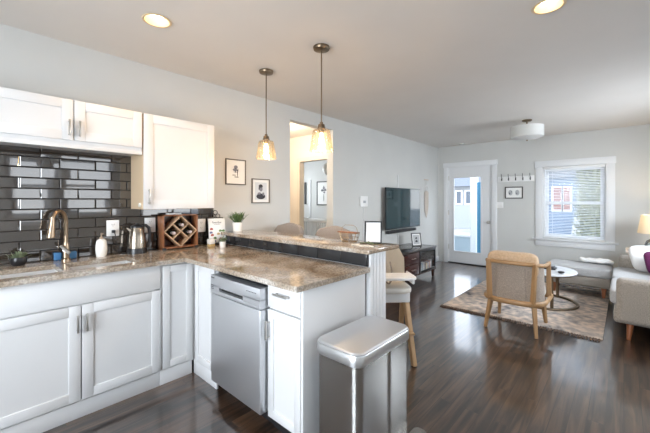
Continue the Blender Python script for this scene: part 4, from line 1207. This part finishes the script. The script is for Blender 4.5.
for i in range(13):
    u = -1 + 2 * i / 12; y = -.255 + .02 * u * u
    g.append([b2.verts.new((u * .185, y, .33)), b2.verts.new((u * .192, y + .012, .70))])
for a, c_ in zip(g, g[1:]): b2.faces.new((a[0], c_[0], c_[1], a[1]))
bmesh.ops.solidify(b2, geom=b2.faces[:], thickness=.008); bmesh.ops.recalc_face_normals(b2, faces=b2.faces); m._merge(b2)
m.build('woven_back', CANE, t, local=True)
for sx_ in (-1, 1):
    m = MB(); b2 = bmesh.new(); g = []
    for i in range(9):
        k = i / 8; q0 = pr[1 + i]; 
        x_, y_ = (q0[0] - .012, q0[1] + .012)
        if y_ > -.05 and i > 0: pass
        g.append([b2.verts.new((sx_ * x_, y_, .33)), b2.verts.new((sx_ * (x_ - .01), y_ + .01, .70))])
    for a, c_ in zip(g, g[1:]): b2.faces.new((a[0], c_[0], c_[1], a[1]))
    bmesh.ops.solidify(b2, geom=b2.faces[:], thickness=.006); bmesh.ops.recalc_face_normals(b2, faces=b2.faces); m._merge(b2); m.build('woven_side', CANE, t, local=True)
m = MB(); m.sq((0, .03, .385), .25, .235, .062, .4, .35); m.build('seat_cushion', CREAM, t, local=True)
m = MB()
m.sq((0, -.165, .69), .238, .055, .13, .5, .4, M=Matrix.Rotation(R(8), 4, 'X'), f=lambda v: Vector((v.x, v.y, v.z * (1 + .10 * (v.x / .235) ** 2)))); m.build('back_cushion', TANF, t, local=True)

# ------------------------------------------------------------------ coffee table
tc_ = (-.83, 5.20)
t = thing('coffee_table', 'round pale-topped coffee table with a bronze ring base', 'coffee table', (*tc_, .012))
m = MB(); m.lathe([(.0, .425), (.385, .425), (.40, .43), (.40, .445), (.395, .45), (.0, .45)], (*tc_, 0), 64); m.build('table_top', MARBLE, t)
m = MB(); m.lathe([(.385, .412), (.39, .412), (.39, .425), (.0, .425)], (*tc_, 0), 48, capb=False, capt=False); m.tube([(tc_[0] + .36 * math.cos(i * PI / 24), tc_[1] + .36 * math.sin(i * PI / 24), .415) for i in range(48)], .009, 8, closed=True); m.build('top_ring', BRASS, t)
m = MB(); m.tube([(tc_[0] + .40 * math.cos(i * PI / 24), tc_[1] + .40 * math.sin(i * PI / 24), .027) for i in range(48)], .020, 8, rz=.015, closed=True); m.build('floor_ring', BRASS, t)
for a in (-62, 66, 175):
    m = MB(); m.bar((tc_[0] + .37 * math.cos(R(a)), tc_[1] + .37 * math.sin(R(a)), .02), (tc_[0] + .36 * math.cos(R(a)), tc_[1] + .36 * math.sin(R(a)), .42), .034, .018); m.build('upright', BRASS, t)
m = MB(); m.lathe([(.022, 0), (.035, .012), (.038, .022), (.034, .022), (.02, .006), (0, .005)], (-.58, 5.02, .45), 24); tag(m.build('small_bowl', BLACKP), 'tiny dark bowl at the right of the coffee table', 'bowl')
m = MB(); m.box(-.86, -.66, 5.18, 5.34, .45, .468, .003); m.box(-.85, -.68, 5.19, 5.33, .4685, .485, .003); tag(m.build('dark_book', principled('dark cover', (.03, .03, .035), .4)), 'dark closed book lying on the coffee table behind the chair', 'book')

# ------------------------------------------------------------------ ottoman
ox0, ox1, oy0, oy1 = -.86, -.115, 5.86, 6.44
t = thing('ottoman', 'light grey tufted ottoman under the window', 'ottoman', ((ox0 + ox1) / 2, (oy0 + oy1) / 2, 0))
m = MB(); m.box(ox0 + .01, ox1 - .01, oy0 + .01, oy1 - .01, .15, .29, .03, 4); m.build('base', SOFAF, t)
m = MB(); m.sq(((ox0 + ox1) / 2, (oy0 + oy1) / 2, .355), (ox1 - ox0) / 2, (oy1 - oy0) / 2, .075, .28, .14, 64, 24, f=lambda v: Vector((v.x, v.y, v.z - (.008 * max(0, 1 - (abs(v.x) % .25) / .02) if v.z > 0 else 0)))); m.build('cushion', SOFAT, t)
for x in (ox0 + .09, ox1 - .09):
    for y, zz in ((oy0 + .08, .0105), (oy1 - .08, 0.0105)):
        m = MB(); m.bar((x, y, .16), (x, y, zz), .055, .055, .032, .032); m.build('leg', CHERRY, t)
m = MB()
def thr(v): return Vector((v.x, v.y, v.z + .012 * math.sin(v.x * 22) * math.cos(v.y * 17) + .006 * math.sin(v.x * 60)))
m.sq((-.30, 6.30, .470), .20, .10, .028, .6, .5, 48, 16, f=thr); m.build('folded_throw', WHITEF)
tag(bpy.data.objects['folded_throw'], 'cream folded throw lying on the back of the ottoman', 'throw')

# ------------------------------------------------------------------ sofa against the right wall
t = thing('sofa', 'grey tweed two-seat sofa with cherry legs at the right edge', 'sofa', (.42, 5.25, 0))
sx0, sx1, sy0, sy1 = -.09, .80, 4.25, 6.27
m = MB(); m.box(sx0 + .015, sx1, sy0 + .02, sy1 - .02, .17, .30, .03, 4); m.build('base', SOFAF, t)
for y0_, y1_ in ((sy0, sy0 + .19), (sy1 - .19, sy1)):
    m = MB(); m.box(sx0 + .035, sx1, y0_, y1_, .175, .60, .05, 6); m.build('armrest', SOFAF if y0_ < 5 else SOFAF, t)
m = MB(); m.box(.62, .93, sy0 + .03, sy1 - .03, .20, .80, .06, 5); m.build('backrest', SOFAF, t)
for y0_, y1_ in ((sy0 + .195, 5.255), (5.265, sy1 - .195)):
    m = MB(); m.sq(((sx0 - .02 + .64) / 2, (y0_ + y1_) / 2, .375), (.64 - sx0 + .02) / 2, (y1_ - y0_) / 2, .08, .26, .16, 56, 22); m.build('seat_cushion', SOFAT, t)
    m = MB(); m.sq((.60, (y0_ + y1_) / 2, .62), .09, (y1_ - y0_) / 2 - .01, .20, .35, .3, 48, 20, M=Matrix.Rotation(R(10), 4, 'Y')); m.build('back_cushion', SOFAT, t)
for x in (sx0 + .14, sx1 - .1):
    for y in (sy0 + .13, sy1 - .13):
        m = MB(); m.cyl((x, y, .18), (x + (-.015 if x < .4 else .015), y - (.02 if y < 5 else -.02), 0.0), .03, .016, 16); m.build('leg', CHERRY, t)


def pillow(name, label, c, w, h, th, rot, matl, grp=None):
    m_ = MB(); M_ = rot
    m_.sq(c, w / 2, h / 2, th / 2, .9, .42, 56, 24, M=M_, f=lambda v: Vector((v.x, v.y, v.z))); o = m_.build(name, matl); tag(o, label, 'pillow', grp); return o


rt = lambda ez, lean: Matrix.Rotation(R(ez), 4, 'Z') @ Matrix.Rotation(R(90 - lean), 4, 'X')
pillow('throw_pillow', 'large white throw pillow against the far sofa arm', (.265, 5.86, .62), .44, .35, .15, rt(24, 30), WHITEF, 'throw pillows on the sofa')
pillow('throw_pillow', 'dark purple throw pillow leaning in front of the white one', (.35, 5.66, .60), .34, .30, .11, rt(22, 26), PURPLE, 'throw pillows on the sofa')

# side table and lamp
t = thing('side_table', 'small pale wooden side table behind the far sofa arm', 'side table', (.30, 6.66, 0))
m = MB(); m.box(.02, .56, 6.42, 6.92, .60, .63, .006); m.build('table_top', wood('pale table', (.55, .47, .40), (.66, .58, .50), 'X', .4), t)
for x in (.06, .52):
    for y in (6.46, 6.88):
        m = MB(); m.bar((x, y, .60), (x, y, 0), .035, .035, .025, .025); m.build('leg', MATS['pale table'], t)
lc = (.31, 6.68)
t = thing('table_lamp', 'lit table lamp with glass globe base and cream shade', 'lamp', (*lc, .63))
m = MB(); m.lathe([(.05, 0), (.055, .008), (.03, .014), (.06, .03), (.085, .07), (.088, .10), (.07, .145), (.03, .175), (.018, .185)], (*lc, .63), 36); m.build('glass_base', LAMPG, t)
m = MB(); m.cyl((*lc, .81), (*lc, .93), .009); m.lathe([(.056, 0), (.058, .009), (.0, .01)], (*lc, .6301), 30); m.build('stem', BRASS, t)
m = MB(); m.lathe([(.165, .885), (.125, 1.15)], (*lc, 0), 48, capb=False, capt=False); m.lathe([(.122, 1.15), (.162, .885)], (*lc, 0), 48, capb=False, capt=False); m.build('lamp_shade', SHADEF, t)
m = MB(); m.lathe([(.0, .93), (.02, .935), (.03, .97), (.022, 1.01), (.012, 1.03)][::-1], (*lc, 0), 20); m.build('bulb', BULB, t)
l_ = bpy.data.lights.new('lamp_glow', 'POINT'); l_.energy = 7; l_.color = (1, .74, .44); l_.shadow_soft_size = .04
o_ = bpy.data.objects.new('lamp_glow', l_); COL.objects.link(o_); o_.location = (0, 0, 1.06 - .63); o_.parent = t

# ------------------------------------------------------------------ bedroom beyond the hall
t = thing('crib', 'white slatted crib in the room beyond the hall', 'crib', (-5.0, 5.2, 0))
m = MB()
for y in (5.05, 5.65): m.box(-5.7, -4.35, y - .02, y + .02, .89, .94, .006); m.box(-5.7, -4.35, y - .015, y + .015, .25, .29, .004)
for x in (-5.7, -4.35):
    m.box(x - .02, x + .02, 5.03, 5.67, .89, .94, .006)
m.build('rails', WHITEP, t)
for x in (-5.7, -4.35):
    for y in (5.05, 5.65):
        m = MB(); m.box(x - .03, x + .03, y - .03, y + .03, 0, .96, .006); m.build('post', WHITEP, t)
for y in (5.05, 5.65):
    m = MB(); x = -5.62
    while x < -4.4:
        m.box(x - .013, x + .013, y - .008, y + .008, .28, .90); x += .07
    m.build('slats', WHITEP, t)
m = MB(); m.box(-5.66, -4.39, 5.08, 5.62, .40, .52, .03); m.build('mattress', WHITEF, t)
frame('framed_botanical_print', 'dark-framed botanical print on the bedroom wall beyond the hall', .52, .64, (-5.87, 6.385, 1.235), 0, 0, principled('charcoal frame', (.06, .06, .06), .5),
      multi(blobs([(0, -.5, .06, .45), (-.3, .3, .35, .06), (.3, .35, .3, .06), (0, .6, .07, .3)], INK, 'printed_stem'), blobs([(-.35, .35, .2, .15), (.3, .4, .2, .14), (0, .62, .22, .16), (.1, .1, .2, .12)], INK2, 'printed_flowers')), fw=.03, mat_w=.06)
m = MB(); m.box(-6.60, -6.54, 6.37, 6.399, 1.26, 1.87, .004); tag(m.build('narrow_mirror', BLACKM), 'narrow dark strip frame on the bedroom wall', 'wall decor')
m = MB(); m.box(-6.41, -6.36, 6.38, 6.399, 0, 1.93, .003); struct('trim_6', m, TRIM, 'white closet trim in the bedroom')
t = thing('globe_pendant', 'round white globe pendant in the room beyond the hall', 'pendant light', (-4.72, 5.3, HC))
m = MB(); m.sq((-4.72, 5.3, 2.05), .14, .14, .14, 1, 1, 32, 18); m.build('globe', principled('white globe', (.85, .85, .83), .3), t)
m = MB(); m.cyl((-4.72, 5.3, 2.18), (-4.72, 5.3, HC), .004, n=8); m.build('cord', BLACKP, t)
t = thing('hall_ceiling_light', 'warm flush ceiling light in the hall', 'ceiling light', (-4.1, 3.2, HC))
m = MB(); m.lathe([(.0, -.09), (.08, -.08), (.13, -.045), (.14, -.001)], (-4.1, 3.2, HC), 32); m.build('dome', principled('lit dome', (1, .9, .75), .5, emit=(1, .75, .45), estr=3), t)
l_ = bpy.data.lights.new('hall_glow', 'POINT'); l_.energy = 48; l_.color = (1, .84, .66); l_.shadow_soft_size = .1
o_ = bpy.data.objects.new('hall_glow', l_); COL.objects.link(o_); o_.location = (0, 0, -.2); o_.parent = t

# ------------------------------------------------------------------ outside
GRD = vary(principled('snowy ground', rough=.9), (.34, .32, .30), (.48, .46, .44), (.8, .8, .8), 4)
m = MB(); m.box(-30, 30, Y1 + .14, 60, -.5, -.3); m.box(X1 + .12, 30, -20, Y1 + .14, -.5, -.3); m.box(-30, X1 + .12, -20, Y0 - .12, -.5, -.3)
struct('ground', m, GRD, 'pale snowy ground outside')
WSID = principled('white siding', (.42, .44, .46), .7)
BSID = principled('blue siding', (.17, .24, .34), .7)
SIDG = principled('house glass', (.10, .13, .17), .15)
BRD = principled('brick red paint', (.32, .13, .10), .7)
SNOW = principled('roof snow', (.20, .21, .23), .9)
# porch
t = thing('porch_railing', 'pale blue half wall with white cap on the porch outside the door', 'railing', (-3.2, 8.9, -.3))
m = MB(); m.box(-4.6, -2.97, 8.88, 8.98, -.3, .40); m.build('panel', principled('pale blue panel', (.42, .50, .53), .6), t, smooth=False)
m = MB(); m.box(-4.6, -2.97, 8.85, 9.01, .40, .46, .006); m.build('cap_rail', WHITEP, t)
m = MB(); m.box(-2.96, -2.80, 8.86, 9.0, -.3, 2.9, .006); tag(m.build('porch_post', WHITEP), 'white square porch post outside the front door', 'post')
m = MB(); m.box(-2.60, -2.47, 8.25, 8.40, -.3, 1.8, .006); tag(m.build('porch_post', principled('bright blue paint', (.05, .21, .33), .6)), 'bright blue porch post seen through the front door', 'post')
m = MB(); m.box(-5, -2.0, Y1 + .142, 9.1, -.3, -.1); struct('porch_floor', m, principled('porch boards', (.4, .4, .4), .8), 'porch floor outside')


def house(name, label, x0, x1, y, d, zt, wallm, wins, zroof, gable=True, door=None):
    t_ = thing(name, label, 'house', ((x0 + x1) / 2, y, -.3))
    m_ = MB(); m_.box(x0, x1, y, y + d, -.3, zt)
    zz = 0.0
    while zz < zt - .1: m_.box(x0 - .01, x1 + .01, y - .015, y, zz, zz + .02); zz += .18
    m_.build('wall', wallm, t_, smooth=False)
    m_ = MB(); xc = (x0 + x1) / 2
    if gable: m_.poly([(x0 - .4, y - .3, zt), (x1 + .4, y - .3, zt), (xc, y - .3, zroof)], (0, d + .6, 0))
    else: m_.poly([(x0 - .3, y - .5, zt), (x0 - .3, y + d, zt), (x0 - .3, y + d / 2, zroof)], (x1 - x0 + .6, 0, 0))
    m_.build('roof', SNOW, t_, smooth=False)
    for a, b_, c_, d_, gm in wins:
        m_ = MB(); f = .09
        m_.box(a - f, b_ + f, y - .05, y - .002, c_ - f, d_ + f, .01); w_ = m_.build('window', WHITEP, t_)
        m_ = MB(); m_.box(a, b_, y - .06, y - .051, c_, d_); m_.build('pane', gm, w_)
    return t_


house('blue_house', 'blue house with white-trimmed red windows across the street', -4.2, -1.0, 20, 6, 2.5, BSID, [(-2.62, -2.30, .9, 2.0, BRD), (-2.2, -1.95, .9, 2.0, BRD), (-3.6, -3.1, 1.0, 2.0, SIDG), (-1.6, -1.3, 1.0, 1.9, SIDG)], 4.1)
house('white_house', 'white neighbouring house seen through the front door glass', -9.5, -5.6, 20, 6, 2.2, WSID, [(-7.45, -7.2, 1.2, 1.9, SIDG), (-6.9, -6.62, 1.2, 1.9, SIDG), (-6.3, -6.05, 1.2, 1.9, SIDG), (-8.3, -8.0, 1.2, 1.9, SIDG)], 4.0, gable=False)
house('distant_house', 'pale distant house beyond the yard at right', .5, 5.5, 24, 6, 2.6, WSID, [(1.2, 1.8, .9, 2.0, SIDG)], 4.3)
m = MB()
for i in range(5): m.box(-1.75, -1.15, 18.2 + i * .3, 18.5 + i * .3, -.3, -.3 + .17 * (i + 1))
tag(m.build('porch_steps', principled('concrete steps', (.55, .55, .56), .8), smooth=False), 'pale concrete steps in front of the blue house', 'steps')
# arborvitae
def shrub(label, cx_, cy_, r_, zt, seed):
    t_ = thing('evergreen_shrub', label, 'shrub', (cx_, cy_, -.3), 0, 'evergreens outside the window')
    rr_ = random.Random(seed); m_ = MB()
    for i in range(2600):
        k = rr_.random() ** .8; z_ = -.2 + (zt + .2) * k; rad = r_ * (1 - .55 * k ** 3) * rr_.uniform(.75, 1.05); a = rr_.uniform(0, 2 * PI)
        m_.leaf((cx_ + rad * math.cos(a), cy_ + rad * math.sin(a), z_), (math.cos(a) * .5, math.sin(a) * .5, rr_.uniform(.2, 1)), rr_.uniform(.10, .2), .07)
    m_.build('foliage', vary(principled('evergreen %d' % seed, rough=.8), (.17, .20, .08), (.42, .43, .22), (5, 5, 5)), t_)
    m_ = MB(); m_.lathe([(r_ * .8, -.25), (r_ * .82, zt * .5), (r_ * .5, zt * .9), (0, zt)], (cx_, cy_, 0), 20); m_.build('inner_mass', principled('deep green %d' % seed, (.14, .16, .07), .9), t_)
shrub('tall columnar evergreen filling the right of the window', -.62, 12.2, .42, 3.4, 2)
